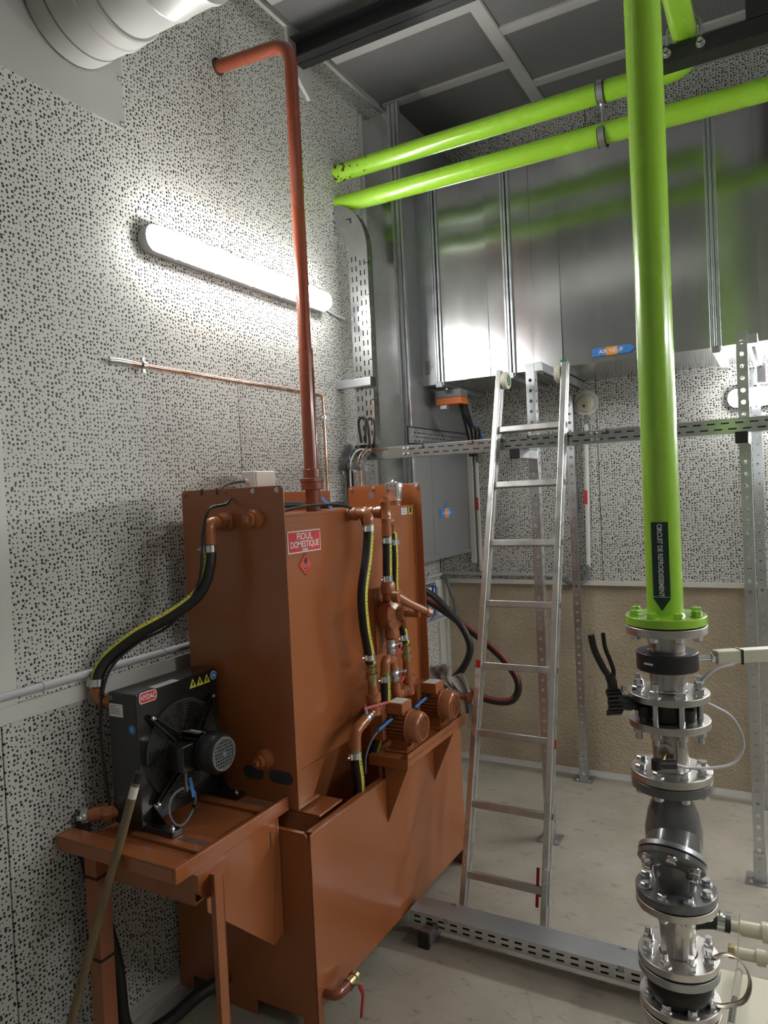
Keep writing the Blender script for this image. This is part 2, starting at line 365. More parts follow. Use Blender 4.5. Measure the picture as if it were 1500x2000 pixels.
# ================================================================== ROOM SHELL
XR, YF, YB, ZC = 4.4, -1.8, 4.25, 3.94
single('floor', G().box(-.2, XR+.2, YF-.2, 4.5, -.12, 0), M['floor'], kind='structure')
wl = single('wall_left', G().box(-.2, -.03, YF-.2, 4.5, 0, 4.15), M['core'], kind='structure')
ys = [YF, -.96, .14, 1.24, 2.34, 3.44, YB]
for a, b in zip(ys, ys[1:]):
    part('wall_panel', G().box(-.03, 0, a+.0018, b-.0018, 1.168, ZC), M['perf_yz'], wl, bevel=.0015)
    part('wall_panel', G().box(-.03, 0, a+.0018, b-.0018, .045, 1.118), M['perf_yz'], wl, bevel=.0015)
wb = single('wall_back', G().box(-.2, XR+.2, 4.29, 4.5, 0, 4.15), M['render'], kind='structure')
xs = [0, 1.03, 2.13, 3.23, XR]
for a, b in zip(xs, xs[1:]):
    part('wall_panel', G().box(a+.0018, b-.0018, YB, 4.29, 1.168, ZC), M['perf_xz'], wb, bevel=.0015)
wr = single('wall_right', G().box(XR, XR+.2, YF-.2, 4.5, 0, 4.15), M['perf_yz'], kind='structure')
wf = single('wall_front', G().box(-.2, XR+.2, YF-.2, YF, 0, 4.15), M['perf_xz'], kind='structure')
# trims
single('trim_1', G().box(0, .014, YF, YB, 1.118, 1.168), M['trim'], kind='structure', bevel=.002)
single('trim_2', G().box(0, XR, YB-.012, 4.29, 1.140, 1.168), M['trim'], kind='structure', bevel=.002)
single('trim_3', G().box(0, .016, 1.205, 1.283, 1.168, ZC-.03), M['trim'], kind='structure', bevel=.002)
single('trim_4', G().box(0, .016, 4.17, YB, .05, 1.118).box(0, .03, YB-.004, 4.29, .05, 1.14), M['trim'], kind='structure', bevel=.002)
single('trim_5', G().box(0, .02, YF, YB, ZC-.03, ZC), M['ceil_bar'], kind='structure', bevel=.002)
single('trim_6', G().box(0, XR, YB-.02, YB, ZC-.03, ZC), M['ceil_bar'], kind='structure', bevel=.002)
single('baseboard_left', G().box(-.03, .012, YF, 4.29, 0, .045), M['plate'], kind='structure', bevel=.003)
single('baseboard_back', G().prism([(0, 4.27, 0), (0, 4.29, 0), (0, 4.29, .03)], (XR, 0, 0)), M['plaster'], kind='structure')
# ceiling with metal panels and bars
ce = single('ceiling', G().box(-.2, XR+.2, YF-.2, 4.5, 4.0, 4.15), M['core'], kind='structure')
colx = [.0, .80, 1.98, 3.16, XR]
for ci, (a, b) in enumerate(zip(colx, colx[1:])):
    st = 3.17 if ci % 2 == 0 else 3.42
    rows = sorted([y for y in [st+.53*k for k in range(-10, 3)] if YF+.1 < y < YB-.1])
    ed = [YF]+rows+[YB]
    for c, d in zip(ed, ed[1:]):
        part('ceiling_panel', G().box(a+.02, b-.02, c+.02, d-.02, ZC, ZC+.02), M['perf_ceil'], ce)
    for y in rows: part('ceiling_bar', G().box(a+.03, b-.03, y-.03, y+.03, ZC-.012, ZC+.03), M['ceil_bar'], ce, bevel=.002)
for x in colx[1:-1]:
    part('ceiling_bar', G().box(x-.032, x+.032, YF, YB, ZC-.016, ZC+.03), M['ceil_bar'], ce, bevel=.002)

# ================================================================== TUBE LAMPS
def lamp(p0, p1, out, label, group='linear wall lamps'):
    p0, p1, out = Vector(p0), Vector(p1), Vector(out); d = (p1-p0).normalized(); up = Vector((0, 0, 1))
    t = thing('tube_lamp', label, 'lamp', (p0+p1)/2, group)
    def shell(r0, r1, o0, o1, n=10):
        g = G(); L = (p1-p0).length; rows = []
        for off, r in ((o0, r0), (o1, r1)):
            row = []
            for end, c in ((-1, p0), (1, p1)):
                for k in range(n+1):
                    a = -PI/2+PI*k/n
                    row.append(c+d*end*math.cos(a)*r*.9+up*end*math.sin(a)*r*-1+out*off)
            rows.append(row)
        N = len(rows[0])
        g.add(rows[0]+rows[1], [list(range(N)), [N+k for k in range(N)][::-1]]+[[k, N+k, N+(k+1) % N, (k+1) % N] for k in range(N)]); return g
    part('housing', shell(.044, .05, 0, .048), M['pvc'], t, bevel=.003)
    g = shell(.0465, .032, .048, .085); part('diffuser', g, M['lamp'], t, bevel=.008)
    L = (p1-p0).length
    for k in range(5):
        c = p0+d*L*(k+.5)/5
        for s_ in (-1, 1): part('clip', G().obox(c+out*.049+up*s_*.048, d*.012, out*.008, up*.004), M['pvc'], t)
    return t
lamp((.0, 1.88, 2.668), (.0, 2.94, 2.668), (1, 0, 0), 'lit white tube lamp on the perforated left wall behind the red vent pipe')
lamp((1.76, YB, 2.14), (2.84, YB, 2.14), (0, -1, 0), 'lit white tube lamp on the back wall at the right edge, behind the perforated post')
lamp((3.25, YB, 2.14), (4.31, YB, 2.14), (0, -1, 0), 'added fill tube lamp on the back wall further right, outside the picture')  # fill lamp added out of view to even out the light
lamp((XR, 2.8, 2.6), (XR, 3.86, 2.6), (-1, 0, 0), 'added fill tube lamp on the right wall near the back, outside the picture')  # unseen lamp added as fill from the right
lamp((XR, 1.2, 2.6), (XR, 2.26, 2.6), (-1, 0, 0), 'added fill tube lamp on the right wall further from the corner, outside the picture')  # unseen lamp added to brighten the lower left wall
# lamp feed
single('lamp_cable', G().tube([(.012, 3.0, 2.655), (.012, 3.1, 2.64), (.03, 3.16, 2.63)], .006), M['pvc'], 'short grey cable from the left wall lamp to the vertical cable tray', 'cable')

# ================================================================== GALVANISED DUCTS
def faceted(o, u, nrm, up, W_, H, n, amp):
    """front sheet whose strips lean a touch differently, like a cross-broken duct panel"""
    g = G(); o, u, nrm, up = Vector(o), Vector(u), Vector(nrm), Vector(up); wv = [0]+[(k+random.uniform(-.25, .25))/n for k in range(1, n)]+[1]
    for k in range(n):
        d0, d1 = random.uniform(-amp, amp), random.uniform(-amp, amp); tl = amp*1.6*random.uniform(-1, 1); e0, e1 = d0+tl, d1+tl; d0 -= tl; d1 -= tl
        a, b = wv[k]*W_, wv[k+1]*W_
        g.add([o+u*a+nrm*d0, o+u*b+nrm*d1, o+u*b+up*H+nrm*e1, o+u*a+up*H+nrm*e0], [[0, 1, 2, 3]])
    return g
dv = thing('vertical_duct', 'tall galvanised vertical air duct in the corner behind the cable tray', 'duct', (.11, 3.85, 1.37))
X1, Y1, ZD0, ZD1 = .228, 3.46, 1.37, 3.76
part('duct_body', G().box(.004, X1-.004, Y1+.004, YB, ZD0, ZD1), M['galv_dull'], dv)
part('front_sheet', faceted((.0, Y1, ZD0), (1, 0, 0), (0, -1, 0), (0, 0, 1), X1, ZD1-ZD0, 3, .0006), M['galv'], dv, solid=.001)
part('side_sheet', faceted((X1, Y1, ZD0), (0, 1, 0), (1, 0, 0), (0, 0, 1), YB-Y1, ZD1-ZD0, 3, .0008), M['galv_dull'], dv, solid=.001)
part('bottom_frame', G().box(.0, X1+.008, Y1-.006, YB, ZD0-.028, ZD0), M['galv_dull'], dv, bevel=.002)
for x0, x1 in ((X1-.05, X1-.034), (X1-.024, X1-.006), (X1+.0, X1+.012)):
    part('corner_strip', G().box(x0, x1, Y1-.014, Y1+.012, ZD0, ZD1+.03), M['zinc'], dv, bevel=.002)
part('corner_strip', G().box(.0, .018, Y1-.012, Y1+.01, 1.4, ZD1+.03), M['plate'], dv, bevel=.002)
part('wall_strip', G().box(X1, X1+.035, YB-.03, YB-.002, ZD0-.1, 2.3), M['trim'], dv, bevel=.002)
# AIR NEUF sticker on the side sheet
c0 = V(X1+.0035, 3.87, 1.60)
st = part('sticker', G().box(X1+.002, X1+.0032, 3.78, 3.965, 1.573, 1.628).prism([(X1+.002, 3.85, 1.628), (X1+.002, 3.90, 1.628), (X1+.002, 3.875, 1.668)], (.0012, 0, 0)), M['blue'], dv, label='blue arrow sticker reading AIR NEUF')
part('sticker_stripe', G().box(X1+.0032, X1+.0036, 3.845, 3.905, 1.573, 1.628), M['orangel'], st)
part('lettering', text_g('AIR NEUF', .026, (X1+.0042, 3.872, 1.600), (0, 1, 0), (0, 0, 1), bold=.0005), M['paper'], st)

dh = thing('horizontal_duct', 'large shiny galvanised fresh air duct below the ceiling along the back wall', 'duct', (2.2, 3.9, 2.32))
YD, Z0, Z1 = 3.64, 2.325, 3.37
part('duct_body', G().box(.30, XR, YD+.012, YB, Z0+.006, Z1), M['galv'], dh)
part('neck', G().box(X1+.002, .325, YD+.02, YB-.1, Z0-.005, Z1-.01), M['galv_dull'], dh, bevel=.003)
part('neck_front', G().box(X1-.03, .31, YD+.002, YD+.02, Z0-.01, Z1), M['zinc'], dh, bevel=.003)
part('neck_label', G().box(.245, .272, YD-.0005, YD+.003, 2.375, 2.45), M['greytext'], dh)
sx = [.335, .742, 1.712, 2.68, 3.65, XR]
for a, b in zip(sx, sx[1:]):
    part('front_sheet', faceted((a+.012, YD, Z0), (1, 0, 0), (0, -1, 0), (0, 0, 1), b-a-.024, Z1-Z0, max(2, int((b-a)/.13)), .003), M['galv'], dh, solid=.001)
    part('bottom_sheet', faceted((a+.012, YD, Z0), (1, 0, 0), (0, 0, -1), (0, 1, 0), b-a-.024, YB-YD-.002, 3, .0006), M['galv'], dh, solid=.001)
for x in sx[:-1]:
    for dx in (-.017, .0, .017):
        fl = part('flange_rail', G().box(x+dx-.006, x+dx+.006, YD-.024+abs(dx)*.5, YD+.02, Z0-.02, Z1+.03), M['zinc'], dh, bevel=.002)
    part('flange_rail', G().box(x-.02, x+.02, YD, YB-.01, Z0-.022, Z0-.001), M['zinc'], dh, bevel=.002)
    part('flange_clamp', G().box(x-.018, x+.018, YD-.03, YD-.012, Z0-.03, Z0+.0), M['zincdk'], dh, bevel=.002)
    part('flange_bolt', G().cyl((x-.03, YD-.015, Z1+.04), (x+.03, YD-.015, Z1+.04), .004, n=8).box(x-.006, x+.006, YD-.024, YD-.006, Z1+.025, Z1+.055), M['zinc'], dh)
for x, z in ((.262, 2.335), (.262, 3.1), (.262, 2.75)):
    inst('screw', SMALLB, dv, (X1+.001, YD-.03, z), along((1, 0, 0)))
ra = part('scratch_plate', G().box(.36, .40, YD-.006, YD-.003, 2.33, 2.335), M['zinc'], dh)
sk = part('sticker', G().prism([(1.157, YD-.004, 2.352), (1.335, YD-.004, 2.352), (1.36, YD-.004, 2.372), (1.335, YD-.004, 2.392), (1.157, YD-.004, 2.392)], (0, -.001, 0)), M['blue'], dh, label='blue arrow sticker with orange band reading AIR NEUF')
part('sticker_stripe', G().box(1.223, 1.278, YD-.0056, YD-.0049, 2.352, 2.392), M['orangel'], sk)
part('lettering', text_g('AIR NEUF', .027, (1.247, YD-.0062, 2.372), (1, 0, 0), (0, 0, 1), bold=.0005), M['paper'], sk)
# duct support rails + posts
def strut_post(x, y, z1, label, w=.041, face=1, foot=True, mt='zinc'):
    t = thing('perforated_post', label, 'post', (x, y, 0), 'slotted steel posts under the duct')
    g = G().holed((x-w/2, y-w/2, .01), (0, 0, 1), (1, 0, 0), z1-.01, w, .05, .0085)
    g.add([(x-w/2, y-w/2, .01), (x-w/2, y+w/2, .01), (x-w/2, y+w/2, z1), (x-w/2, y-w/2, z1)], [[0, 1, 2, 3]])
    g.holed((x+w/2, y-w/2, .01), (0, 0, 1), (0, 1, 0), z1-.01, w, .05, .0085)
    part('profile', g, M[mt], t, solid=.0025)
    if foot:
        part('foot_plate', G().box(x-.055, x+.055, y-.055, y+.055, 0, .006), M['zincdk'], t, bevel=.001)
        part('foot_bracket', G().box(x-w/2-.005, x+w/2+.005, y-w/2-.006, y-w/2-.002, .006, .13), M['zinc'], t, bevel=.001)
        for z in (.045, .1): inst('bolt', SMALLB, t, (x, y-w/2-.006, z), along((0, -1, 0)))
        for dx in (-.035, .035): inst('bolt', SMALLB, t, (x+dx, y-.035, .006))
    return t
P1 = strut_post(.912, 3.42, 2.32, 'perforated steel post seen through the ladder rungs', face=1)
P2 = strut_post(1.826, 3.41, 2.335, 'perforated steel post at the right edge, front one of the pair')
P3 = strut_post(.889, 4.21, 2.25, 'perforated steel post standing against the beige wall right of the ladder')
P4 = strut_post(1.848, 4.21, 2.28, 'perforated steel post at the right edge, rear one of the pair by the wall')
for P, x, ya, yb in ((P1, .912, 3.40, 4.23), (P2, 1.826, 3.39, 4.23)):
    part('cross_rail', G().box(x+.022, x+.06, ya, yb, Z0-.045, Z0-.004), M['zinc'], P, bevel=.002)
    part('rail_slot', G().box(x+.034, x+.048, ya+.1, yb-.05, Z0-.0475, Z0-.0455), M['core'], P)
    b_ = part('bracket_arm', G().box(x-.021, x+.021, 3.13, 3.40, 1.86, 1.90), M['zinc'], P, bevel=.002)
    part('end_cap', G().box(x-.023, x+.023, 3.118, 3.132, 1.857, 1.903), M['blackm'], b_, bevel=.003)
    part('bracket_plate', G().box(x-.024, x+.024, 3.392, 3.399, 1.80, 1.90), M['zinc'], P, bevel=.002)
    inst('bolt', SMALLB, P, (x, 3.392, 1.825), along((0, -1, 0)))
part('splice_plate', G().box(1.86, 1.90, 4.12, 4.126, 2.2, 2.30), M['pvc'], P4, bevel=.004)

# damper actuator with its cables
ac = thing('damper_actuator', 'small grey and orange damper motor hanging under the duct end', 'actuator', (.35, 3.75, 2.2))
part('upper_housing', G().box(.272, .425, 3.70, 3.80, 2.247, 2.29), M['actgrey'], ac, bevel=.004)
part('lower_housing', G().box(.272, .425, 3.70, 3.80, 2.208, 2.247), M['actor'], ac, bevel=.004)
part('clamp', G().box(.29, .33, 3.71, 3.75, 2.185, 2.21), M['zinc'], ac, bevel=.003)
part('shaft', G().cyl((.32, 3.74, 2.29), (.32, 3.74, 2.31), .01), M['zinc'], ac)
for i, (dx, dy) in enumerate(((0, 0), (.018, .01), (.036, .0), (.054, .012))):
    g = G().tube(cr_path([(.39+dx*.6, 3.76+dy, 2.21), (.40+dx*1.1, 3.78, 2.14-.02*i), (.385+dx*1.4, 3.86, 2.07), (.37+dx, 3.93, 1.98), (.35+dx*.7, 3.98, 1.93)]), .008, 8)
    single('actuator_cable', g, M['rubber'], ['black cable looping from the damper motor, outermost left', 'black cable from the damper motor, second from left', 'black cable from the damper motor, third from left', 'black cable from the damper motor making the widest loop'][i], 'cable', 'cables of the damper motor')
single('blue_cable', G().tube(cr_path([(.44, 3.8, 2.12), (.455, 3.88, 2.06), (.46, 3.95, 2.0), (.49, 4.0, 1.94)]), .006, 8), M['blue'], 'thin blue cable beside the black damper cables', 'cable')
single('conduit_end', G().tube(cr_path([(.31, 4.22, 1.9), (.31, 4.22, 1.99), (.33, 4.215, 2.06)]), .016), M['pvcdk'], 'short dark grey conduit end curling up beside the duct corner', 'conduit')

# ================================================================== CABLE TRAYS
def slot_rows(L, rows, pitch, sl, start=.02):
    hs = []; x = start
    while x+sl < L-.01:
        for (b0, b1, ph) in rows:
            a = x+ph*pitch
            if a+sl < L-.005: hs.append((a, a+sl, b0, b1))
        x += pitch
    return hs
# vertical tray
tv = thing('vertical_cable_tray', 'vertical slotted steel cable tray curving into the left wall below the green pipes', 'cable tray', (.13, 3.19, 1.98))
vw = .108; xv = .078; yv = 3.15
part('slotted_base', G().slots((xv, yv, 1.98), (0, 0, 1), (1, 0, 0), .97, vw, slot_rows(.97, [(.014, .020, 0), (.038, .044, 0), (.062, .068, .5), (.086, .092, .5)], .05, .026)), M['galv'], tv, solid=.0012)
part('side_rail', G().slots((xv+vw, yv, 1.98), (0, 0, 1), (0, 1, 0), .97, .05, slot_rows(.97, [(.02, .028, 0)], .05, .02)), M['galv'], tv, solid=.0012)
part('side_rail', G().box(xv-.001, xv, yv, yv+.05, 1.98, 2.95), M['galv'], tv)
g = G(); N = 14; vs = []
cx, cz, ri, ro = .0, 2.95, xv-.0, xv+vw
for k in range(N+1):
    a = PI/2*k/N
    for r in (ri, ro): vs.append(V(cx+r*math.cos(a), yv, cz+.0+r*math.sin(a)*1.35))
g.add(vs, [[2*k, 2*k+1, 2*k+3, 2*k+2] for k in range(N)])
vs = []
for k in range(N+1):
    a = PI/2*k/N
    for dy in (0, .05): vs.append(V(cx+ro*math.cos(a), yv+dy, cz+ro*math.sin(a)*1.35))
g.add(vs, [[2*k, 2*k+2, 2*k+3, 2*k+1] for k in range(N)])
vs = []
for k in range(N+1):
    a = PI/2*k/N
    for dy in (0, .05): vs.append(V(cx+ri*math.cos(a), yv+dy, cz+ri*math.sin(a)*1.35))
g.add(vs, [[2*k, 2*k+2, 2*k+3, 2*k+1] for k in range(N)])
part('bend_cover', g, M['galv'], tv, solid=.0012)
for z in (2.88, 2.72, 2.56, 2.40, 2.2): part('cover_clip', G().box(xv+vw-.012, xv+vw+.004, yv-.004, yv+.012, z, z+.004), M['blackm'], tv)
part('cover_clip', G().box(.075, .10, yv-.004, yv, 3.115, 3.119).box(.097, .101, yv-.004, yv, 3.095, 3.119), M['blackm'], tv)
sb = thing('strut_stub', 'short square steel arm from the left wall across the vertical cable tray', 'bracket', (.1, 3.11, 2.26))
part('arm', G().box(.0, .205, 3.09, 3.131, 2.265, 2.306), M['zinc'], sb, bevel=.003)
part('end_cap', G().box(.205, .212, 3.088, 3.133, 2.263, 2.308), M['blackm'], sb, bevel=.002)
# horizontal tray along the posts
th = thing('horizontal_cable_tray', 'long slotted steel cable tray crossing behind the ladder and the green riser', 'cable tray', (1.6, 3.25, 1.92))
yt, zt, hx0, hx1 = 3.20, 1.905, .10, 3.6
part('side_rail', G().slots((hx0+.2, yt, zt), (1, 0, 0), (0, 0, 1), hx1-hx0-.2, .055, slot_rows(hx1-hx0-.2, [(.012, .018, 0), (.036, .042, .5)], .052, .03)), M['galv'], th, solid=.0012)
part('corner_sheet', G().box(hx0, hx0+.2, yt-.001, yt+.0, zt, zt+.055), M['galv'], th)
part('side_rail', G().box(hx0, hx1, yt+.099, yt+.1, zt, zt+.055), M['galv'], th)
part('base', G().box(hx0, hx1, yt, yt+.1, zt-.001, zt), M['galv'], th)
part('rim', G().box(hx0, hx1, yt-.002, yt+.006, zt+.053, zt+.057), M['zinc'], th)
for x in (.42, .68, .95, 1.3, 2.0):
    part('cover_clip', G().box(x, x+.004, yt-.004, yt, zt+.045, zt+.062).box(x-.0, x+.012, yt-.004, yt, zt+.043, zt+.047), M['blackm'], th)
for x in (.315, .34, 1.24, 1.265):
    for z in (zt+.014, zt+.042): inst('bolt', SMALLB, th, (x, yt-.001, z), along((0, -1, 0)))
for k, (dy, dz) in enumerate(((.013, .012), (.013, .035), (.036, .012), (.036, .035), (.06, .013), (.084, .013))):
    part('tray_cable', G().cyl((hx0+.12, yt+dy, zt+dz), (hx1, yt+dy, zt+dz), .0115, n=10), M['rubber'], th)  # black cables added behind the rail so its slots look shaded
for k in range(5):
    part('tray_cable', G().cyl((xv+.012+.021*k, yv+.012, 1.96), (xv+.012+.021*k, yv+.012, 2.96), .0105, n=10), M['rubber'], tv)  # dark backing added as cables, stands in for shade in the slots
# curved tray drops with fins, left of the corner
def tray_drop(x0, w, z_top, z_bot, label, mt):
    t = thing('tray_drop_bend', label, 'cable tray', (x0+w/2, 3.2, z_bot), 'curved drops of the cable tray')
    g = G(); n = 8; vs = []
    for k in range(n+1):
        a = PI/2*k/n; yy = 3.12+.10*(1-math.cos(a))*.6; zz = z_top-.10*(1-math.sin(PI/2-a)) if False else z_top-.11*(1-math.cos(a))
        yy = 3.22-.10*math.sin(a)
        for x in (x0, x0+w): vs.append(V(x, yy, zz))
    for x in (x0, x0+w): vs.append(V(x, 3.12, z_bot))
    g.add(vs, [[2*k, 2*k+1, 2*k+3, 2*k+2] for k in range(n+1)])
    part('curved_base', g, M[mt], t, solid=.0015)
    part('side_rail', G().slots((x0+w, 3.12, z_bot), (0, 0, 1), (0, 1, 0), z_top-.11-z_bot, .05, slot_rows(z_top-.11-z_bot, [(.018, .026, 0)], .05, .025)), M['galv'], t, solid=.0012)
    for k in range(5):
        a = PI/2*(k+.3)/5; c = V(x0+.001, 3.22-.125*math.sin(a), z_top-.11+.125*math.cos(a)); dr = V(0, -math.sin(a), math.cos(a))
        for x in (x0, x0+w): part('bend_fin', G().obox((x, c.y, c.z), V(.001, 0, 0), dr*.024, V(0, math.cos(a), math.sin(a))*.016), M['zincdk'], t)
tray_drop(.012, .05, 1.955, 1.52, 'curved slotted cable tray drop nearest the left wall above the tank', 'galv')
tray_drop(.085, .05, 1.955, 1.52, 'curved slotted cable tray drop beside the tank filler plate', 'galv')
for i, (x, r, mm, lb) in enumerate(((.05, .008, 'rubber', 'black cable bundle dropping over the tray bend'), (.066, .004, 'white', 'white cable dropping over the tray bend'), (.104, .003, 'copper', 'thin copper earth wire tied on the tray bend'), (.128, .003, 'copper', 'second thin copper earth wire running down the tray corner'))):
    single('tray_cable', G().tube(cr_path([(x+.08, 3.17, 1.95), (x+.03, 3.13, 1.955), (x, 3.10, 1.90), (x-.005, 3.095, 1.78), (x, 3.10, 1.55)]), r, 8), M[mm], lb, 'cable')
hd = single('cable_loop', G().tube(cr_path([(.115, 3.13, 1.99), (.112, 3.115, 2.08), (.125, 3.11, 2.11), (.15, 3.11, 2.11), (.165, 3.115, 2.07), (.163, 3.13, 1.97)]), .007, 8), M['rubber'], 'black cable handle-like loop at the foot of the vertical cable tray', 'cable')
# dark slotted tray on duct side
tb = thing('rear_cable_tray', 'dark slotted tray mounted on the side of the vertical duct below the damper motor', 'cable tray', (.25, 3.8, 1.99))
part('slotted_base', G().slots((X1+.012, 3.40, 1.99), (0, 1, 0), (0, 0, 1), .80, .085, slot_rows(.80, [(.012, .018, 0), (.034, .040, .5), (.056, .062, 0)], .05, .03)), M['zincdk'], tb, solid=.0012)
part('rim', G().box(X1+.012, X1+.05, 3.40, 4.20, 1.985, 1.989).box(X1+.010, X1+.016, 3.40, 4.20, 2.074, 2.08).box(X1+.010, X1+.016, 3.395, 3.402, 1.985, 2.08), M['blackm'], tb)
# floor trough
ft = thing('floor_cable_trough', 'slotted steel cable trough with lid lying on the floor from tank to pipe', 'cable tray', (1.1, 2.5, 0))
fx0, fx1, fy0, fy1, fz0, fz1 = .645, 2.3, 2.43, 2.535, .058, .108
part('side_rail', G().slots((fx0, fy0, fz0), (1, 0, 0), (0, 0, 1), fx1-fx0, fz1-fz0, slot_rows(fx1-fx0, [(.010, .018, 0), (.031, .039, 0)], .0505, .027)), M['galv'], ft, solid=.0012)
part('side_rail', G().box(fx0, fx1, fy1-.001, fy1, fz0, fz1), M['galv'], ft)
part('base', G().box(fx0, fx1, fy0+.002, fy1, fz0, fz0+.0012), M['galv_dull'], ft)
part('lid', G().box(fx0, fx1, fy0-.002, fy1+.002, fz1-.001, fz1+.002), M['galv_dull'], ft)
part('lid_edge', G().box(fx0, fx1, fy0-.004, fy0-.002, fz1-.008, fz1+.002), M['galv'], ft)
for x, y in ((.79, fy1-.004), (.80, fy0), (1.43, fy1-.004), (1.44, fy0)): part('lid_clip', G().box(x-.01, x+.01, y-.006, y+.004, fz1-.014, fz1+.006), M['zincdk'], ft, bevel=.001)
for dy, dz in ((.013, .014), (.013, .036), (.036, .014)):
    part('tray_cable', G().cyl((fx0+.01, fy0+dy, fz0+dz), (fx1, fy0+dy, fz0+dz), .011, n=10), M['rubber'], ft)  # black cables added inside to darken the slots like shade under the lid
sf = part('support_strut', G().box(.70, .742, 2.40, 2.60, .0, .056), M['zincdk'], ft, bevel=.002)
part('end_cap', G().box(.698, .744, 2.385, 2.40, .0, .058), M['blackm'], sf, bevel=.003)

# ================================================================== GREEN PIPES
R8 = .0445
gp = thing('green_pipe_upper', 'upper lime green pipe from the left wall, bending toward the camera over the beam', 'pipe', (.8, 3.2, 3.34))
top = arc_path([(.0, 3.20, 3.385), (1.69, 3.20, 3.385), (1.69, 1.974, 3.385), (1.69, 1.974, 1.41)], .115, 9)
part('pipe', G().tube([p for p in arc_path([(.0, 3.20, 3.385), (1.69, 3.20, 3.385), (1.69, 2.35, 3.385)], .115, 10)], R8, 28), M['green_rust'], gp)
part('weld_bead', G().torus((1.575, 3.2, 3.385), (1, 0, 0), R8, .003, 28, 6), M['green'], gp)
part('weld_bead', G().torus((1.69, 3.085, 3.385), (0, 1, 0), R8, .003, 28, 6), M['green'], gp)
gl = thing('green_pipe_lower', 'lower lime green pipe running from the left wall in front of the duct', 'pipe', (1.2, 3.2, 3.17))
part('pipe', G().cyl((.0, 3.20, 3.222), (3.6, 3.20, 3.195), R8, n=28), M['green'], gl)
gr = thing('green_riser', 'tall vertical lime green cooling pipe with flange in the right foreground', 'pipe', (1.688, 1.974, 1.36))
QX, QY = 1.688, 1.974
part('pipe', G().tube(arc_path([(1.69, 2.34, 3.385), (1.69, QY, 3.385), (QX, QY, 3.0), (QX, QY, 1.375)], .115, 10), R8, 32), M['green'], gr)
part('flange', G().ring((QX, QY, 1.357), (0, 0, 1), R8-.002, .1, .022, 40), M['green'], gr, bevel=.002)
part('weld_bead', G().torus((QX, QY, 1.380), (0, 0, 1), R8+.001, .004, 28, 6), M['green'], gr)
for k in range(8):
    a = 2*PI*(k+.5)/8+.12; inst('bolt', BOLT['green'], gr, (QX+.08*math.cos(a), QY+.08*math.sin(a), 1.379))
# direction arrow label wrapped on the pipe, facing the camera
az = math.atan2(CAM.y-QY, CAM.x-QX)-.16
def on_pipe(r): return lambda s_, h: V(QX+r*math.cos(az+s_/r), QY+r*math.sin(az+s_/r), h)
def patch(poly_rows, r):
    g = G(); w = on_pipe(r); n = 8; rows = []
    for h, hw in poly_rows: rows.append([w(-hw+2*hw*k/n, h) for k in range(n+1)])
    for a, b in zip(rows, rows[1:]): g.add(a+b, [[k, k+1, n+1+k+1, n+1+k] for k in range(n)])
    return g
lb = part('arrow_label', patch([(1.395, .0006), (1.425, .0215), (1.428, .0215), (1.62, .0215)][0:2]+[(1.62, .0215)], R8+.0012), M['dkgreen'], gr, label='dark green arrow label reading CIRCUIT DE REFROIDISSEMENT')
wl_ = on_pipe(R8+.002)
part('lettering', text_g('CIRCUIT DE REFROIDISSEMENT', .0133, (0, 0, 0), (1, 0, 0), (0, 1, 0), bold=.0004, wrap=lambda x, y: wl_(y*1.25, 1.523-x)), M['paper'], lb)
part('label_line', patch([(1.4295, .021), (1.4305, .021)], R8+.002), M['paper'], lb)
# pipe hanger between the two horizontal pipes
hg = thing('pipe_hanger', 'double rubber lined pipe clamp joining the two green pipes', 'pipe clamp', (1.335, 3.2, 3.1))
for z in (3.385, 3.2015):
    part('clamp_ring', G().ring((1.322, 3.2, z), (1, 0, 0), R8+.001, R8+.006, .026, 28), M['zinc'], hg)
    part('rubber_lining', G().ring((1.318, 3.2, z), (1, 0, 0), R8+.0002, R8+.003, .034, 28), M['rubber'], hg)
part('threaded_rod', G().cyl((1.335, 3.2, 3.245), (1.335, 3.2, 3.34), .005, n=8), M['zinc'], hg)
for z in (3.252, 3.330): inst('nut', SMALLB, hg, (1.335, 3.2, z))
# black support beam on the right with U bolt
bm = thing('pipe_support_beam', 'black steel beam at the top right carrying the bent green pipe', 'beam', (2.2, 2.95, 3.24))
part('beam', G().box(1.60, 3.2, 2.92, 3.0, 3.270, 3.338), M['beam'], bm, bevel=.006)
part('hanger_leg', G().box(1.895, 1.985, 2.92, 3.0, 3.338, 4.0), M['beam'], bm, bevel=.005)
ub = part('u_bolt', G().tube(arc_path([(1.632, 2.95, 3.32), (1.632, 2.95, 3.37)], .01)+[V(1.69-.058*math.cos(PI*k/12), 2.95, 3.385+.056*math.sin(PI*k/12)) for k in range(13)]+[V(1.748, 2.95, 3.32)], .006, 8), M['zincdk'], bm)
for x in (1.632, 1.748): inst('nut', NUT, bm, (x, 2.92, 3.305), along((0, -1, 0)))
# black beam from the left wall
b1 = thing('ceiling_beam', 'black steel beam leaving the left wall just under the ceiling', 'beam', (1.6, 2.86, 3.76))
for (y0, y1, z0, z1) in ((2.81, 2.91, 3.765, 3.773), (2.81, 2.91, 3.862, 3.870), (2.857, 2.863, 3.765, 3.87)):
    part('beam_flange', G().box(.02, XR, y0, y1, z0, z1), M['beam'], b1, bevel=.001)
part('wall_patch', G().prism([(.001, 2.79, 3.93), (.001, 2.99, 3.93), (.001, 2.985, 3.66), (.001, 2.96, 3.645), (.001, 2.88, 3.70), (.001, 2.80, 3.78)], (.018, 0, 0)), M['plaster'], b1, bevel=.002)

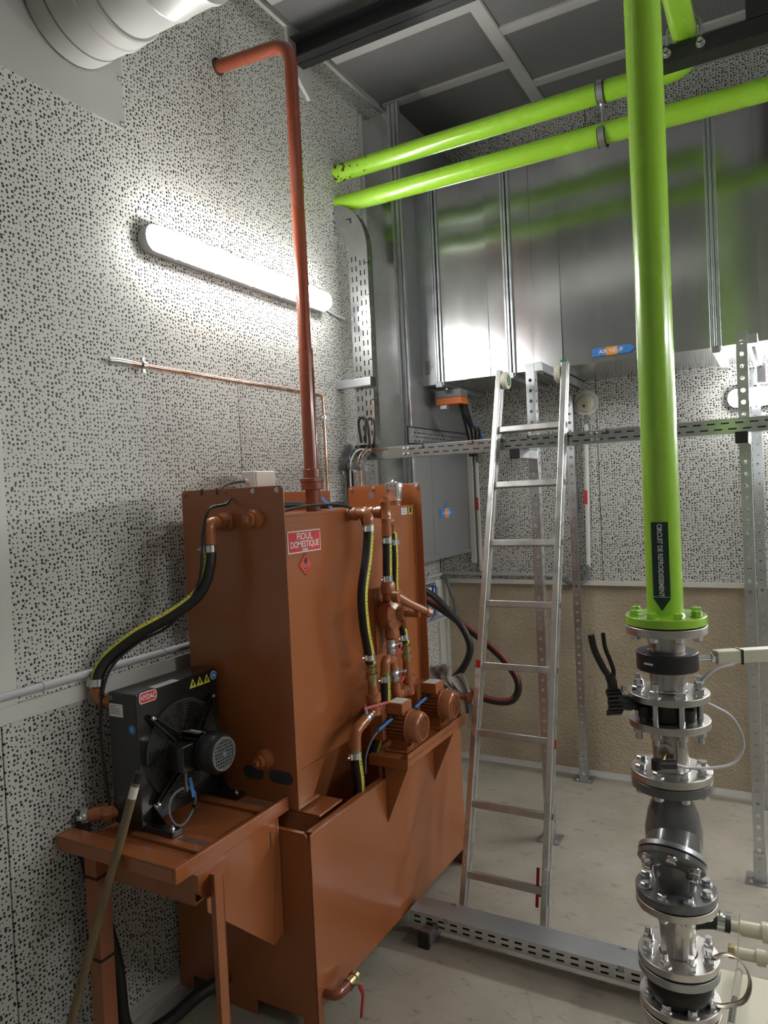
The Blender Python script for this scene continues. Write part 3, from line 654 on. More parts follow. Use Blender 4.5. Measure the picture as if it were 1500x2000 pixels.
# ================================================================== RED VENT PIPE
vp = thing('vent_pipe', 'tall thin red oxide vent pipe rising from the tank and elbowing into the left wall', 'pipe', (.365, 2.316, 1.67))
part('pipe', G().tube(arc_path([(.0, 2.316, 3.495), (.362, 2.316, 3.47), (.365, 2.316, 1.85)], .085, 8), .0255, 18), M['redox'], vp)
part('lower_pipe', G().cyl((.365, 2.316, 1.67), (.365, 2.316, 2.30), .0285), M['redox'], vp)
for z0, z1, r in ((1.69, 1.70, .04), (1.755, 1.785, .044), (1.785, 1.80, .048), (1.80, 1.835, .034)):
    part('union_nut', G().cyl((.365, 2.316, z0), (.365, 2.316, z1), r, n=8 if r > .045 else 24), M['redox'], vp, bevel=.002)
part('seam_rod', G().tube([(.392, 2.318, 1.83), (.392, 2.318, 2.22), (.385, 2.318, 2.24)], .006, 8), M['redox'], vp)
part('wall_collar', G().ring((.001, 2.316, 3.495), (1, 0, 0), .027, .034, .004), M['core'], vp)

# ================================================================== TANK
tk = thing('fuel_tank', 'large rust orange rectangular fuel tank standing in a bund by the left wall', 'tank', (.3, 2.42, .66))
TY0, TY1, TX0, TX1, TZ0, TZ1 = 1.905, 2.90, .08, .505, .80, 1.672
part('tank_body', G().box(TX0, TX1, TY0, TY1, TZ0, TZ1), M['orange'], tk, bevel=.006)
part('tank_front_seam', G().box(TX1-.002, TX1+.004, TY0+.02, TY1, TZ1-.008, TZ1+.002), M['orange'], tk, bevel=.001)
# near plate with cut-outs at the bottom
def pill(cx, cz, w, h, n=6):
    r = h/2; pts = []
    for k in range(n+1): a = -PI/2+PI*k/n; pts.append((cx+w/2-r+r*math.cos(a), cz+r*math.sin(a)))
    for k in range(n+1): a = PI/2+PI*k/n; pts.append((cx-w/2+r+r*math.cos(a), cz+r*math.sin(a)))
    return pts
npl = part('side_plate', G().prism([(.095, 1.892, .70), (.543, 1.892, .70), (.543, 1.892, 1.756), (.532, 1.892, 1.769), (.103, 1.892, 1.769), (.095, 1.892, 1.76)], (0, .006, 0)), M['orange'], tk, bevel=.0015)
for cx_ in (.36, .475): part('plate_opening', G().prism([(x, 1.8915, z) for x, z in pill(cx_, .80, .10 if cx_ > .4 else .09, .045)], (0, .0006, 0)), M['core'], npl)
fp = part('side_plate', G().prism([(.16, 2.905, 1.60), (.543, 2.905, 1.60), (.543, 2.905, 1.756), (.532, 2.905, 1.769), (.17, 2.905, 1.769), (.16, 2.905, 1.76)], (0, .006, 0)).prism([(.50, 2.905, .72), (.543, 2.905, .72), (.543, 2.905, 1.60), (.50, 2.905, 1.60)], (0, .006, 0)), M['orange'], tk, bevel=.0015)
part('plate_opening', G().prism([(.288+.016*math.cos(2*PI*k/18), 2.9045, 1.723+.016*math.sin(2*PI*k/18)) for k in range(18)], (0, .0006, 0)), M['galv_dull'], fp)
part('back_plate', G().box(.07, .076, 2.05, 2.88, 1.60, 1.755), M['orange'], tk, bevel=.001)
for x in (.115, .30, .42, .52): inst('screw', ORB if x < .4 else SMALLB, tk, (x, 1.891, 1.755), along((0, -1, 0)))
for x in (.19, .26): part('edge_notch', G().box(x, x+.004, 1.888, 1.90, 1.75, 1.772), M['core'], tk)
for x in (.18, .30, .525): inst('screw', SMALLB, tk, (x, 2.904, 1.755), along((0, -1, 0)))
# leg plates
for y0, y1 in ((1.915, 2.12), (2.70, 2.89)):
    part('support_leg', G().prism([(.502, y0, .69), (.502, y0+.12 if y0 < 2 else y1, .69), (.502, y1, .80), (.502, y0, .80)], (-.006, 0, 0)), M['orange'], tk, bevel=.001)
    part('leg_foot', G().box(.44, .52, y0, y0+.13, .684, .692), M['orange'], tk, bevel=.001)
part('front_crease', G().box(TX1-.001, TX1+.003, 2.895, 2.906, .74, 1.66), M['orange'], tk)
# signs
SY, SZ, DY, DZ = 2.047, 1.575, 2.049, 1.494
sg = part('fuel_sign', G().obox((TX1+.002, SY, SZ), V(.0012, 0, 0), V(0, .098, 0), V(0, 0, .038)), M['paper'], tk, bevel=.001, label='red sign with white letters FIOUL DOMESTIQUE')
part('sign_field', G().box(TX1+.0032, TX1+.0038, SY-.0935, SY+.0935, SZ-.034, SZ+.034), M['redl'], sg)
part('lettering', text_g('FIOUL', .033, (TX1+.0044, SY, SZ+.017), (0, 1.05, 0), (0, 0, 1), bold=.0005), M['paper'], sg)
part('lettering', text_g('DOMESTIQUE', .031, (TX1+.0044, SY, SZ-.010), (0, .88, 0), (0, 0, 1), bold=.0005), M['paper'], sg)
part('maker_mark', G().box(TX1+.0038, TX1+.0044, SY-.016, SY+.016, SZ-.033, SZ-.024), M['pvc'], sg)
dm = part('hazard_label', G().prism([(TX1+.001, DY, DZ-.040), (TX1+.001, DY+.042, DZ), (TX1+.001, DY, DZ+.040), (TX1+.001, DY-.042, DZ)], (.0012, 0, 0)), M['salmon'], tk, label='red diamond flame hazard label')
part('diamond_outline', G().tube([(TX1+.0025, DY, DZ-.037), (TX1+.0025, DY+.039, DZ), (TX1+.0025, DY, DZ+.037), (TX1+.0025, DY-.039, DZ), (TX1+.0025, DY, DZ-.037)], .0008, 4), M['redl'], dm)
fl_ = [(-.008, -.004), (-.010, .004), (-.005, .012), (-.004, .006), (.001, .020), (.004, .010), (.007, .013), (.010, .004), (.006, -.006), (0, -.009)]
part('flame_mark', G().prism([(TX1+.0023, DY+a, DZ+.010+b) for a, b in fl_], (.0005, 0, 0)), M['ink'], dm)
part('flame_line', G().box(TX1+.0023, TX1+.0028, DY-.012, DY+.012, DZ-.015, DZ-.012).box(TX1+.0023, TX1+.0028, DY-.002, DY+.002, DZ-.027, DZ-.021), M['ink'], dm)
s2 = part('data_sticker', G().box(TX1, TX1+.001, 2.78, 2.835, 1.632, 1.668), M['paper'], tk, label='small white sticker')
for z in (1.662, 1.652, 1.643): part('print_line', G().box(TX1+.001, TX1+.0014, 2.79, 2.826, z-.003, z), M['greytext'], s2)
s3 = part('warning_sticker', G().box(TX1, TX1+.001, 2.848, 2.886, 1.632, 1.668), M['yellow'], tk, label='small yellow warning sticker')
part('print_mark', G().box(TX1+.001, TX1+.0014, 2.858, 2.876, 1.638, 1.662), M['ink'], s3)
# plugs on the near plate
def plug(x, z, par, y=1.892):
    g = G().lathe((x, y, z), (0, -1, 0), [(0, 0), (0, .034), (.012, .034), (.016, .028), (.03, .028), (.03, .022), (.045, .022), (.045, 0)], 20)
    p_ = part('socket_plug', g, M['orange'], par); part('plug_square', G().box(x-.009, x+.009, y-.057, y-.045, z-.009, z+.009), M['orange'], p_, bevel=.002)
plug(.425, 1.662, tk); plug(.415, .855, tk)
# inspection pipe/bundle on top of the tank
single('tank_top_cable', G().tube(cr_path([(.50, 1.93, 1.682), (.47, 2.06, 1.69), (.45, 2.2, 1.695), (.48, 2.32, 1.692), (.545, 2.345, 1.665), (.57, 2.352, 1.60), (.585, 2.355, 1.50)]), .0055, 8), M['rubber'], 'thin black cable lying over the tank top edge toward the first hose', 'cable')
single('tank_rear_hose', G().tube(cr_path([(.11, 2.02, 1.70), (.12, 2.25, 1.705), (.16, 2.46, 1.70), (.2, 2.6, 1.69), (.22, 2.75, 1.69)]), .014, 10), M['rubber'], 'black hose lying behind the vent pipe on the tank top', 'hose')
single('blue_tag', G().obox((.245, 2.60, 1.695), V(.0005, 0, .0), V(.01, .03, -.03), V(0, .005, .006)), M['blue'], 'small blue cable tag on top of the tank behind the vent pipe', 'tag')
# filler coupling with chains
cl = thing('filler_coupling', 'aluminium cam lock filler cap with chains on top of the tank', 'coupling', (.45, 2.825, 1.672))
fx, fy = .45, 2.825
part('stub', G().cyl((fx, fy, 1.67), (fx, fy, 1.715), .03), M['orange'], cl)
part('cap', G().lathe((fx, fy, 1.695), (0, 0, 1), [(0, 0), (0, .036), (.012, .036), (.016, .039), (.055, .039), (.058, .043), (.075, .043), (.08, .03), (.086, .012), (.092, .008), (.092, 0)], 28), M['alu'], cl)
for s_ in (-1, 1):
    part('cam_lever', G().obox((fx+.7*s_*.045, fy-s_*.03, 1.745), V(.006, 0, 0), V(0, .008, 0), V(0, 0, .032)), M['chrome'], cl, bevel=.002)
    g = G()
    for k in range(6): g.torus((fx+.7*s_*.05, fy-s_*.034, 1.735-.011*k), (1, 0, 0) if k % 2 else (0, 1, 0), .0055, .0012, 12, 5)
    part('chain', g, M['chrome'], cl)
# junction box at the wall behind the plate
jb = thing('junction_box', 'small white junction box behind the top of the tank end plate', 'electrical box', (.13, 2.28, 1.775))
part('box', G().box(.10, .165, 2.215, 2.345, 1.775, 1.84), M['white'], jb, bevel=.004)
part('lid', G().box(.165, .172, 2.22, 2.34, 1.778, 1.838), M['white'], jb, bevel=.003)
part('gland', G().cyl((.13, 2.215, 1.80), (.13, 2.195, 1.80), .01), M['pvc'], jb)
single('box_cable', G().tube(cr_path([(.13, 2.20, 1.80), (.12, 2.13, 1.795), (.115, 2.07, 1.77), (.11, 2.05, 1.72)]), .004, 8), M['rubber'], 'thin black cable from the junction box down behind the end plate', 'cable')

# ================================================================== BUND
bd = thing('retention_bund', 'rust orange sheet steel retention bund under the fuel tank', 'bund', (.3, 2.44, 0))
BX0, BX1, BY0, BY1, BZ1 = .02, .622, 1.838, 3.045, .655
BT = .005
part('front_panel', G().prism([(BX1, BY0, .0), (BX1, BY0+.03, .0), (BX1, BY0+.03, .09), (BX1, BY1-.03, .075), (BX1, BY1-.03, 0), (BX1, BY1, 0), (BX1, BY1, BZ1-.02), (BX1, BY1-.02, BZ1), (BX1, BY0, BZ1)][::1], (-BT, 0, 0)), M['orange'], bd, bevel=.002)
near = [(BX0, 0), (BX0+.06, 0), (BX0+.06, .05), (BX0+.22, .05), (BX0+.22, 0), (BX0+.35, 0), (BX0+.35, .05), (BX0+.54, .05), (BX0+.54, 0), (BX1-.006, 0), (BX1-.006, BZ1-.02), (BX1-.02, BZ1), (BX0, BZ1)]
part('end_panel', G().prism([(x, BY0, z) for x, z in near], (0, BT, 0)), M['orange'], bd, bevel=.002)
part('end_panel', G().box(BX0, BX1-.006, BY1-BT, BY1, .0, BZ1-.02), M['orange'], bd)
part('rear_panel', G().box(BX0, BX0+BT, BY0+BT, BY1-BT, .09, BZ1), M['orange'], bd)
part('bottom_sheet', G().box(BX0+BT, BX1-BT, BY0+BT, BY1-BT, .085, .09), M['orange'], bd)
part('rim', G().box(BX1-.03, BX1-.004, BY0+.02, BY1, BZ1-.006, BZ1), M['orange'], bd, bevel=.002)
part('corner_cover', G().box(.42, BX1-.03, BY0+.10, BY0+.24, BZ1+.012, BZ1+.018), M['orange'], bd, bevel=.001)
part('end_rim', G().box(BX0, BX1-.03, BY0, BY0+.016, BZ1-.006, BZ1), M['orange'], bd, bevel=.001)
# pump shelf with lips and gussets
sh = part('pump_shelf', G().box(.56, .728, 2.32, 2.875, .738, .744), M['orange'], bd, bevel=.001)
part('shelf_lip', G().box(.722, .728, 2.32, 2.875, .715, .762), M['orange'], sh, bevel=.0015)
part('shelf_lip', G().box(.56, .726, 2.318, 2.323, .705, .744), M['orange'], sh, bevel=.0015)
for y, tip in ((2.335, .485), (2.75, .49)):
    part('gusset', G().prism([(BX1-.012, y, .738), (.722, y, .738), (.722, y, .715), (BX1, y, tip), (BX1-.012, y, tip)], (0, .005, 0)), M['orange'], sh, bevel=.001)
    part('gusset_post', G().box(BX1-.03, BX1-.004, y, y+.02, BZ1-.02, .738), M['orange'], sh)
# drain with red tap
dr = thing('drain_tap', 'rust orange drain elbow with a red lever tap at the bund corner near the floor', 'tap', (.66, 1.9, .02))
part('elbow', G().tube(arc_path([(.615, 1.88, .125), (.665, 1.88, .125), (.665, 1.965, .118)], .03, 6), .017, 14), M['redox'], dr)
part('valve_body', G().lathe((.665, 1.945, .119), (0, 1, 0), [(0, 0), (0, .02), (.018, .02), (.02, .017), (.034, .017), (.036, .021), (.05, .021), (.05, 0)], 16), M['brass'], dr)
part('spindle', G().cyl((.665, 1.972, .119), (.70, 1.972, .112), .007), M['zinc'], dr)
part('lever', G().bar((.70, 1.962, .118), (.705, 1.975, .085), .014, .006, (1, 0, 0)).bar((.705, 1.975, .085), (.70, 1.965, .01), .013, .006, (1, 0, 0)), M['redh'], dr, bevel=.002)

# ================================================================== TABLE
tbz = .742
tt = thing('cooler_table', 'rust orange steel stand carrying the black oil cooler', 'stand', (.27, 1.6, 0))
part('table_top', G().box(.075, .494, 1.44, 1.835, tbz-.03, tbz-.022), M['orange'], tt)
part('edge_channel', G().box(.012, .494, 1.382, 1.44, tbz-.006, tbz).box(.012, .494, 1.382, 1.388, tbz-.045, tbz-.006), M['orange'], tt, bevel=.002)
part('edge_channel', G().box(.494, .506, 1.382, 1.888, tbz-.045, tbz), M['orange'], tt, bevel=.002)
part('cooler_bed', G().box(.20, .49, 1.50, 1.58, tbz-.022, tbz-.012), M['orange'], tt, bevel=.002)
part('cooler_bed', G().box(.20, .49, 1.78, 1.86, tbz-.022, tbz-.012), M['orange'], tt, bevel=.002)
for y in (1.512, 1.80):
    for k in range(8): part('slot', G().obox((.37+.0135*k, y+.03, tbz-.0115), V(.003, .0, 0), V(.004, .012, 0), V(0, 0, .0006)), M['core'], tt)
part('cross_beam', G().box(.10, .49, 1.46, 1.466, tbz-.14, tbz-.045).box(.10, .49, 1.46, 1.50, tbz-.145, tbz-.139), M['orange'], tt)
# legs
part('leg', G().box(.528, .575, 1.485, 1.490, 0, .685).box(.570, .575, 1.455, 1.490, 0, .70), M['orange'], tt, bevel=.001)
part('leg', G().box(.085, .135, 1.42, 1.426, 0, tbz-.045).box(.13, .136, 1.42, 1.47, 0, tbz-.045), M['orange'], tt, bevel=.001)
part('leg_tab', G().prism([(.506, 1.44, .70), (.506, 1.56, .70), (.506, 1.56, .62), (.506, 1.47, .62), (.506, 1.44, .65)], (.022, 0, 0)), M['orange'], tt, bevel=.001)
for z in (.61, .36): part('cable_tie', G().box(.083, .139, 1.417, 1.474, z, z+.006), M['blackm'], tt)
part('gusset', G().prism([(.50, 1.50, .695), (.50, 1.834, .695), (.50, 1.834, .315), (.50, 1.785, .300), (.50, 1.50, .56)], (-.004, 0, 0)), M['orange'], tt, bevel=.001)
part('gusset_fold', G().prism([(.5002, 1.786, .302), (.5002, 1.834, .316), (.5002, 1.834, .69), (.5002, 1.826, .69)], (.0015, 0, 0)), M['orange'], tt)
part('gusset_slot', G().box(.5002, .5012, 1.79, 1.794, .615, .665), M['core'], tt)

# ================================================================== OIL COOLER
oc = thing('oil_cooler', 'black box oil cooler with round fan guard and electric motor on the orange stand', 'cooler', (.2, 1.68, .72))
KX0, KX1, KY0, KY1, KZ0, KZ1 = .115, .235, 1.515, 1.87, .743, 1.152
part('housing', G().box(KX0, KX1, KY0, KY1, KZ0, KZ1), M['black'], oc, bevel=.004)
kc = V(KX1, 1.70, .935); RG = .152
part('fan_opening', G().cyl((KX1-.0005, kc.y, kc.z), (KX1+.0008, kc.y, kc.z), RG+.004, n=40), M['core'], oc)
g = G()
for k in range(13): g.torus((KX1+.012+.006*math.sin(k/12*PI*.5), kc.y, kc.z), (1, 0, 0), .045+k*(RG-.045)/12, .0016, 44, 5)
for k in range(4):
    a = PI/2*k+.05; g.tube([(KX1+.018, kc.y+.03*math.cos(a), kc.z+.03*math.sin(a)), (KX1+.012, kc.y+RG*math.cos(a), kc.z+RG*math.sin(a))], .003, 6)
part('wire_guard', g, M['guard'], oc)
for k in range(4):
    a = PI/4+PI/2*k+(.0); e = V(0, math.cos(a), math.sin(a)); q = V(0, -math.sin(a), math.cos(a))
    for s_ in (-1, 1): part('motor_arm', G().bar(kc+V(.03, 0, 0)+e*.05+q*s_*.014, kc+V(.012, 0, 0)+e*.192+q*s_*.006, .005, .012, (1, 0, 0)), M['black'], oc)
    inst('bolt', SMALLB, oc, kc+V(.014, 0, 0)+e*.188, along((1, 0, 0)))
# fan blades behind the guard
for k in range(6):
    a = 2*PI*k/6; e = V(0, math.cos(a), math.sin(a)); q = V(0, -math.sin(a), math.cos(a))
    part('fan_blade', G().obox(kc+V(.006, 0, 0)+e*.085, e*.055, q*.028+V(.003, 0, 0), V(.001, 0, 0)), M['blackm'], oc)
mo = part('motor', G().lathe((KX1+.02, kc.y, kc.z), (1, 0, 0), [(0, 0), (0, .035), (.012, .058), (.085, .058), (.085, .0)], 28), M['black'], oc)
for k in range(22):
    a = 2*PI*k/22; part('cooling_fin', G().obox(kc+V(.065, math.cos(a)*.059, math.sin(a)*.059), V(.032, 0, 0), V(0, math.cos(a), math.sin(a))*.004, V(0, -math.sin(a), math.cos(a))*.0016), M['black'], mo)
part('fan_cover', G().lathe((KX1+.105, kc.y, kc.z), (1, 0, 0), [(0, .05), (0, .062), (.004, .064), (.05, .064), (.066, .056), (.068, .052), (.066, .05), (.066, 0)], 36), M['blackm'], oc)
g = G()
for k in range(-4, 5):
    h = math.sqrt(max(0, .048**2-(k*.0105)**2)); g.box(KX1+.171, KX1+.1735, kc.y-h, kc.y+h, kc.z+k*.0105-.0018, kc.z+k*.0105+.0018); g.box(KX1+.171, KX1+.1735, kc.y+k*.0105-.0016, kc.y+k*.0105+.0016, kc.z-h, kc.z+h)
g.cyl((KX1+.171, kc.y, kc.z), (KX1+.175, kc.y, kc.z), .008)
g.ring((KX1+.170, kc.y, kc.z), (1, 0, 0), .047, .052, .004)
part('grille', g, M['pvcdk'], oc)
part('terminal_box', G().box(KX1+.035, KX1+.10, kc.y-.105, kc.y-.05, kc.z-.04, kc.z+.045), M['black'], oc, bevel=.005)
np_ = part('rating_plate', G().obox(kc+V(.062, -.012, .061), V(.032, 0, 0), V(0, .022, -.004), V(0, .0002, .001)), M['zincdk'], oc)
part('plate_mark', G().obox(kc+V(.05, -.026, .0645), V(.014, 0, 0), V(0, .005, -.001), V(0, 0, .0006)), M['redl'], np_)
part('plate_mark', G().obox(kc+V(.066, -.008, .0625), V(.022, 0, 0), V(0, .006, -.001), V(0, 0, .0006)), M['paper'], np_)
for y in (1.545, 1.835):
    part('foot', G().box(KX0+.01, KX1+.115, y-.02, y+.02, KZ0-.012, KZ0+.006), M['black'], oc, bevel=.002)
    part('foot_cheek', G().prism([(KX1, y+.018, KZ0), (KX1+.06, y+.018, KZ0), (KX1, y+.018, KZ0+.055)], (0, -.003, 0)), M['black'], oc)
    inst('bolt', SMALLB, oc, (KX1+.095, y, KZ0+.006))
# stickers on the cooler
lg = part('maker_badge', G().prism([(KX1+.001, KY0+.012+.072*u_, KZ1-.016+.017*v_) for u_, v_ in [(0.02, -.6), (.1, -1), (.9, -1), (.98, -.6), (1, 0), (.98, .6), (.9, 1), (.1, 1), (.02, .6), (0, 0)]], (.0012, 0, 0)), M['paper'], oc, label='red badge reading HYDAC')
part('badge_field', G().prism([(KX1+.0022, KY0+.0145+.067*u_, KZ1-.016+.0145*v_) for u_, v_ in [(0.02, -.6), (.1, -1), (.9, -1), (.98, -.6), (1, 0), (.98, .6), (.9, 1), (.1, 1), (.02, .6), (0, 0)]], (.0004, 0, 0)), M['redl'], lg)
part('lettering', text_g('HYDAC', .0235, (KX1+.0031, KY0+.048, KZ1-.0165), (0, .76, 0), (0, 0, 1), bold=.0005), M['paper'], lg)
for k in range(3):
    y = 1.755+k*.033; z = KZ1-.024
    tr = part('warning_triangle', G().prism([(KX1+.001, y-.016, z-.014), (KX1+.001, y+.016, z-.014), (KX1+.001, y, z+.016)], (.001, 0, 0)), M['yellow'], oc, label='yellow triangle warning sticker')
    part('symbol', G().prism([(KX1+.002, y-.004, z-.006), (KX1+.002, y+.003, z-.008), (KX1+.002, y+.004, z+.004), (KX1+.002, y-.001, z+.007)], (.0005, 0, 0)), M['ink'], tr)
rd_ = part('round_sticker', G().cyl((KX1, 1.855, KZ1-.020), (KX1+.0012, 1.855, KZ1-.020), .015, n=24), M['paper'], oc, label='round blue mandatory sticker')
part('sticker_field', G().cyl((KX1+.0012, 1.855, KZ1-.020), (KX1+.0016, 1.855, KZ1-.020), .0135, n=24), M['blue'], rd_)
part('symbol', G().box(KX1+.0016, KX1+.002, 1.848, 1.862, KZ1-.023, KZ1-.018), M['paper'], rd_)
r2_ = part('round_sticker', G().cyl((.215, KY0, 1.045), (.215, KY0-.0012, 1.045), .0145, n=24), M['blue'], oc, label='round blue sticker on the end face')
part('symbol', G().box(.2125, .2165, KY0-.0018, KY0-.0012, 1.038, 1.052), M['paper'], r2_)
s5 = part('data_label', G().box(.119, .178, KY0-.0012, KY0, 1.078, 1.118), M['paper'], oc, label='silver data label')
for z in (1.112, 1.104, 1.097, 1.09): part('print_line', G().box(.124, .165 if z < 1.11 else .15, KY0-.0017, KY0-.0012, z-.0025, z), M['greytext'], s5)
part('small_label', G().box(.118, .135, KY0-.001, KY0, 1.128, 1.142), M['pvcdk'], oc)
part('top_label', G().box(.20, .232, 1.60, 1.70, KZ1, KZ1+.001), M['paper'], oc)
# coiled cable with blue tag hanging from the motor
cc = thing('coiled_cable', 'coil of dark cable with a blue tag hanging below the cooler motor', 'cable', (.30, 1.62, .73))
pts = [V(.31, 1.63, .89), V(.315, 1.625, .83)]+[V(.305+.006*math.sin(2*t), 1.615+.056*math.sin(t), .785+.056*math.cos(t)) for t in [k*2*PI/16 for k in range(33)]]
part('cable', G().tube(pts, .0042, 8), M['pvcdk'], cc)
tgp = part('tag', G().obox((.316, 1.647, .835), V(.0008, 0, 0), V(0, .006, 0), V(0, -.006, .034)), M['blue'], cc)
part('cable_tie', G().obox((.307, 1.668, .765), V(.007, 0, 0), V(0, .008, -.004), V(0, .002, .004)), M['blackm'], cc)

# ================================================================== HOSES
def clamp_on(p, d, r, par, bolt_dir):
    p, d, bd_ = Vector(p), Vector(d).normalized(), Vector(bolt_dir).normalized()
    c = part('hose_clamp', G().ring(p-d*.011, d, r-.001, r+.0025, .022, 20), M['chrome'], par)
    part('clamp_bolt', G().cyl(p+bd_*(r-.004), p+bd_*(r+.022), .0035, n=8).obox(p+bd_*(r+.004), d*.010, bd_*.006, d.cross(bd_).normalized()*.007), M['chrome'], c)
    return c
def hose(name, label, pts, r, mt='rubber', stripe=None, clamps=(), n=8):
    path = cr_path(pts, n); t = thing(name, label, 'hose', path[-1])
    part('tube', G().tube(path, r, 16), M[mt], t)
    if stripe:
        sd = Vector(stripe); sp = []
        for i, p in enumerate(path):
            tg = (path[min(i+1, len(path)-1)]-path[max(i-1, 0)]).normalized(); o = (sd-tg*sd.dot(tg)).normalized(); sp.append((p+o*(r+.0004), o, tg))
        g = G(); vs = []
        for p, o, tg in sp:
            w_ = tg.cross(o).normalized()
            for q in (-1, 0, 1): vs.append(p+w_*q*r*.42-o*(abs(q)*r*.095))
        g.add(vs, [[3*i+k, 3*i+k+1, 3*i+k+4, 3*i+k+3] for i in range(len(sp)-1) for k in (0, 1)])
        part('yellow_stripe', g, M['yellow'], t)
        g = G(); acc = 0; last = path[0]; rnd = random.Random(3)
        for p, o, tg in sp[2:-2]:
            w_ = tg.cross(o).normalized()
            for q in (0,): g.obox(p+o*.0003+tg*rnd.uniform(-.004, .004), tg*rnd.uniform(.001, .003), w_*r*rnd.uniform(.04, .13), o*.0003)
        part('stripe_print', g, M['ink'], t)
    for (i, bd_) in clamps:
        k = i if i >= 0 else len(path)+i
        clamp_on(path[k], path[min(k+1, len(path)-1)]-path[max(k-1, 0)], r, t, bd_)
    return t
# hose from the end plate to the cooler inlet
e1 = thing('cooler_return_elbow', 'rust orange threaded elbow on the tank end plate above the hose', 'pipe fitting', (.27, 1.87, 1.6))
part('socket', G().lathe((.30, 1.892, 1.655), (0, -1, 0), [(0, 0), (0, .034), (.012, .034), (.016, .026), (.034, .026), (.034, .030), (.05, .030), (.05, 0)], 20), M['orange'], e1)
part('elbow', G().tube(arc_path([(.30, 1.85, 1.655), (.30, 1.80, 1.655), (.30, 1.80, 1.585)], .035, 7), .022, 16), M['orange'], e1)
hose('cooler_supply_hose', 'thick black hose swinging from the tank end plate down to the oil cooler', [(.30, 1.80, 1.60), (.30, 1.795, 1.52), (.275, 1.77, 1.43), (.21, 1.71, 1.365), (.13, 1.63, 1.31), (.07, 1.57, 1.25), (.052, 1.535, 1.20), (.052, 1.525, 1.155)], .0205, stripe=(-.3, -.9, .5), clamps=((3, (-1, -.4, 0)), (-4, (-1, -.3, 0))))
e2 = thing('cooler_inlet_elbow', 'rust orange elbow screwed into the top of the oil cooler', 'pipe fitting', (.07, 1.53, 1.11))
part('elbow', G().tube(arc_path([(.052, 1.525, 1.165), (.052, 1.53, 1.115), (.117, 1.54, 1.115)], .03, 7), .020, 16), M['orange'], e2)
part('nut', G().cyl((.095, 1.538, 1.115), (.113, 1.539, 1.115), .025, n=6), M['orange'], e2)
single('cooler_sensor_cable', G().tube(cr_path([(.33, 1.885, 1.735), (.325, 1.86, 1.715), (.315, 1.79, 1.70), (.30, 1.772, 1.62), (.285, 1.755, 1.46), (.21, 1.70, 1.335), (.13, 1.62, 1.28), (.085, 1.545, 1.20), (.085, 1.505, 1.05), (.10, 1.505, .85), (.11, 1.51, .75)]), .005, 8), M['rubber'], 'thin black cable tied along the thick cooler hose', 'cable')
e3 = thing('cooler_outlet_elbow', 'rust orange bent fitting at the foot of the oil cooler', 'pipe fitting', (.07, 1.49, .75))
part('elbow', G().tube(arc_path([(.12, 1.53, .775), (.085, 1.50, .775), (.055, 1.482, .770), (.035, 1.470, .765)], .03, 5), .020, 16), M['orange'], e3)
part('nut', G().cyl((.085, 1.50, .775), (.105, 1.518, .775), .026, n=6), M['orange'], e3)
hose('cooler_drain_hose', 'black hose dropping behind the stand from the oil cooler outlet to the floor', [(.045, 1.475, .770), (.030, 1.468, .755), (.028, 1.47, .66), (.055, 1.485, .5), (.095, 1.505, .3), (.105, 1.515, .1), (.12, 1.56, .035), (.16, 1.65, .04), (.21, 1.735, .085), (.25, 1.83, .10)], .022, clamps=((2, (.2, -1, .2)),))
# --- front pipework
fA = thing('suction_elbow', 'rust orange elbow on the tank front above the first black hose', 'pipe fitting', (.55, 2.34, 1.62))
part('nipple', G().lathe((.505, 2.345, 1.655), (1, 0, 0), [(0, 0), (0, .026), (.012, .026), (.014, .021), (.024, .021), (.026, .026), (.04, .026), (.042, .021), (.055, .021), (.055, 0)], 18), M['orange'], fA)
part('elbow', G().tube(arc_path([(.545, 2.343, 1.655), (.602, 2.335, 1.655), (.602, 2.332, 1.60)], .035, 7), .020, 16), M['orange'], fA)
part('barb', G().cyl((.602, 2.331, 1.615), (.602, 2.331, 1.598), .021), M['brass'], fA)
hose('suction_hose', 'first black hose with yellow stripe hanging in front of the tank, nearest the sign', [(.602, 2.331, 1.61), (.602, 2.327, 1.58), (.602, 2.305, 1.49), (.606, 2.255, 1.366), (.606, 2.258, 1.25), (.604, 2.284, 1.15), (.602, 2.297, 1.10)], .0195, stripe=(1, -.05, 0), clamps=((4, (-.2, -1, 0)), (-6, (-.2, -1, 0))))
fB = thing('pump_riser_fitting', 'brass and orange check valve standing on the first pump', 'pipe fitting', (.60, 2.31, .93))
part('brass_valve', G().lathe((.602, 2.298, 1.105), (0, .05, -1), [(0, 0), (0, .016), (.016, .016), (.018, .021), (.03, .021), (.032, .017), (.042, .017), (.044, .023), (.066, .023), (.068, .016), (.078, .018), (.092, .018), (.092, 0)], 14), M['brass'], fB)
part('reducer', G().lathe((.602, 2.303, 1.015), (0, .05, -1), [(0, 0), (0, .017), (.02, .02), (.03, .02), (.032, .029), (.058, .029), (.060, .024), (.11, .026), (.11, 0)], 18), M['orange'], fB)
fC = thing('manifold_tee', 'rust orange vertical pipe tee on the tank front with a side elbow', 'pipe fitting', (.60, 2.47, 1.57))
part('nipple', G().lathe((.505, 2.475, 1.655), (1, 0, 0), [(0, 0), (0, .026), (.012, .026), (.014, .020), (.024, .020), (.026, .025), (.04, .025), (.042, .020), (.055, .020), (.057, .025), (.08, .025), (.08, 0)], 18), M['orange'], fC)
part('tee_body', G().lathe((.602, 2.467, 1.585), (0, 0, 1), [(0, 0), (0, .0215), (.004, .0215), (.004, .019), (.03, .019), (.03, .021), (.036, .021), (.036, .018), (.042, .018), (.042, .0215), (.048, .0215), (.05, .02), (.105, .02), (.107, .0215), (.112, .0215), (.114, .016), (.12, .016), (.122, .012), (.13, .012), (.13, 0)], 20), M['orange'], fC)
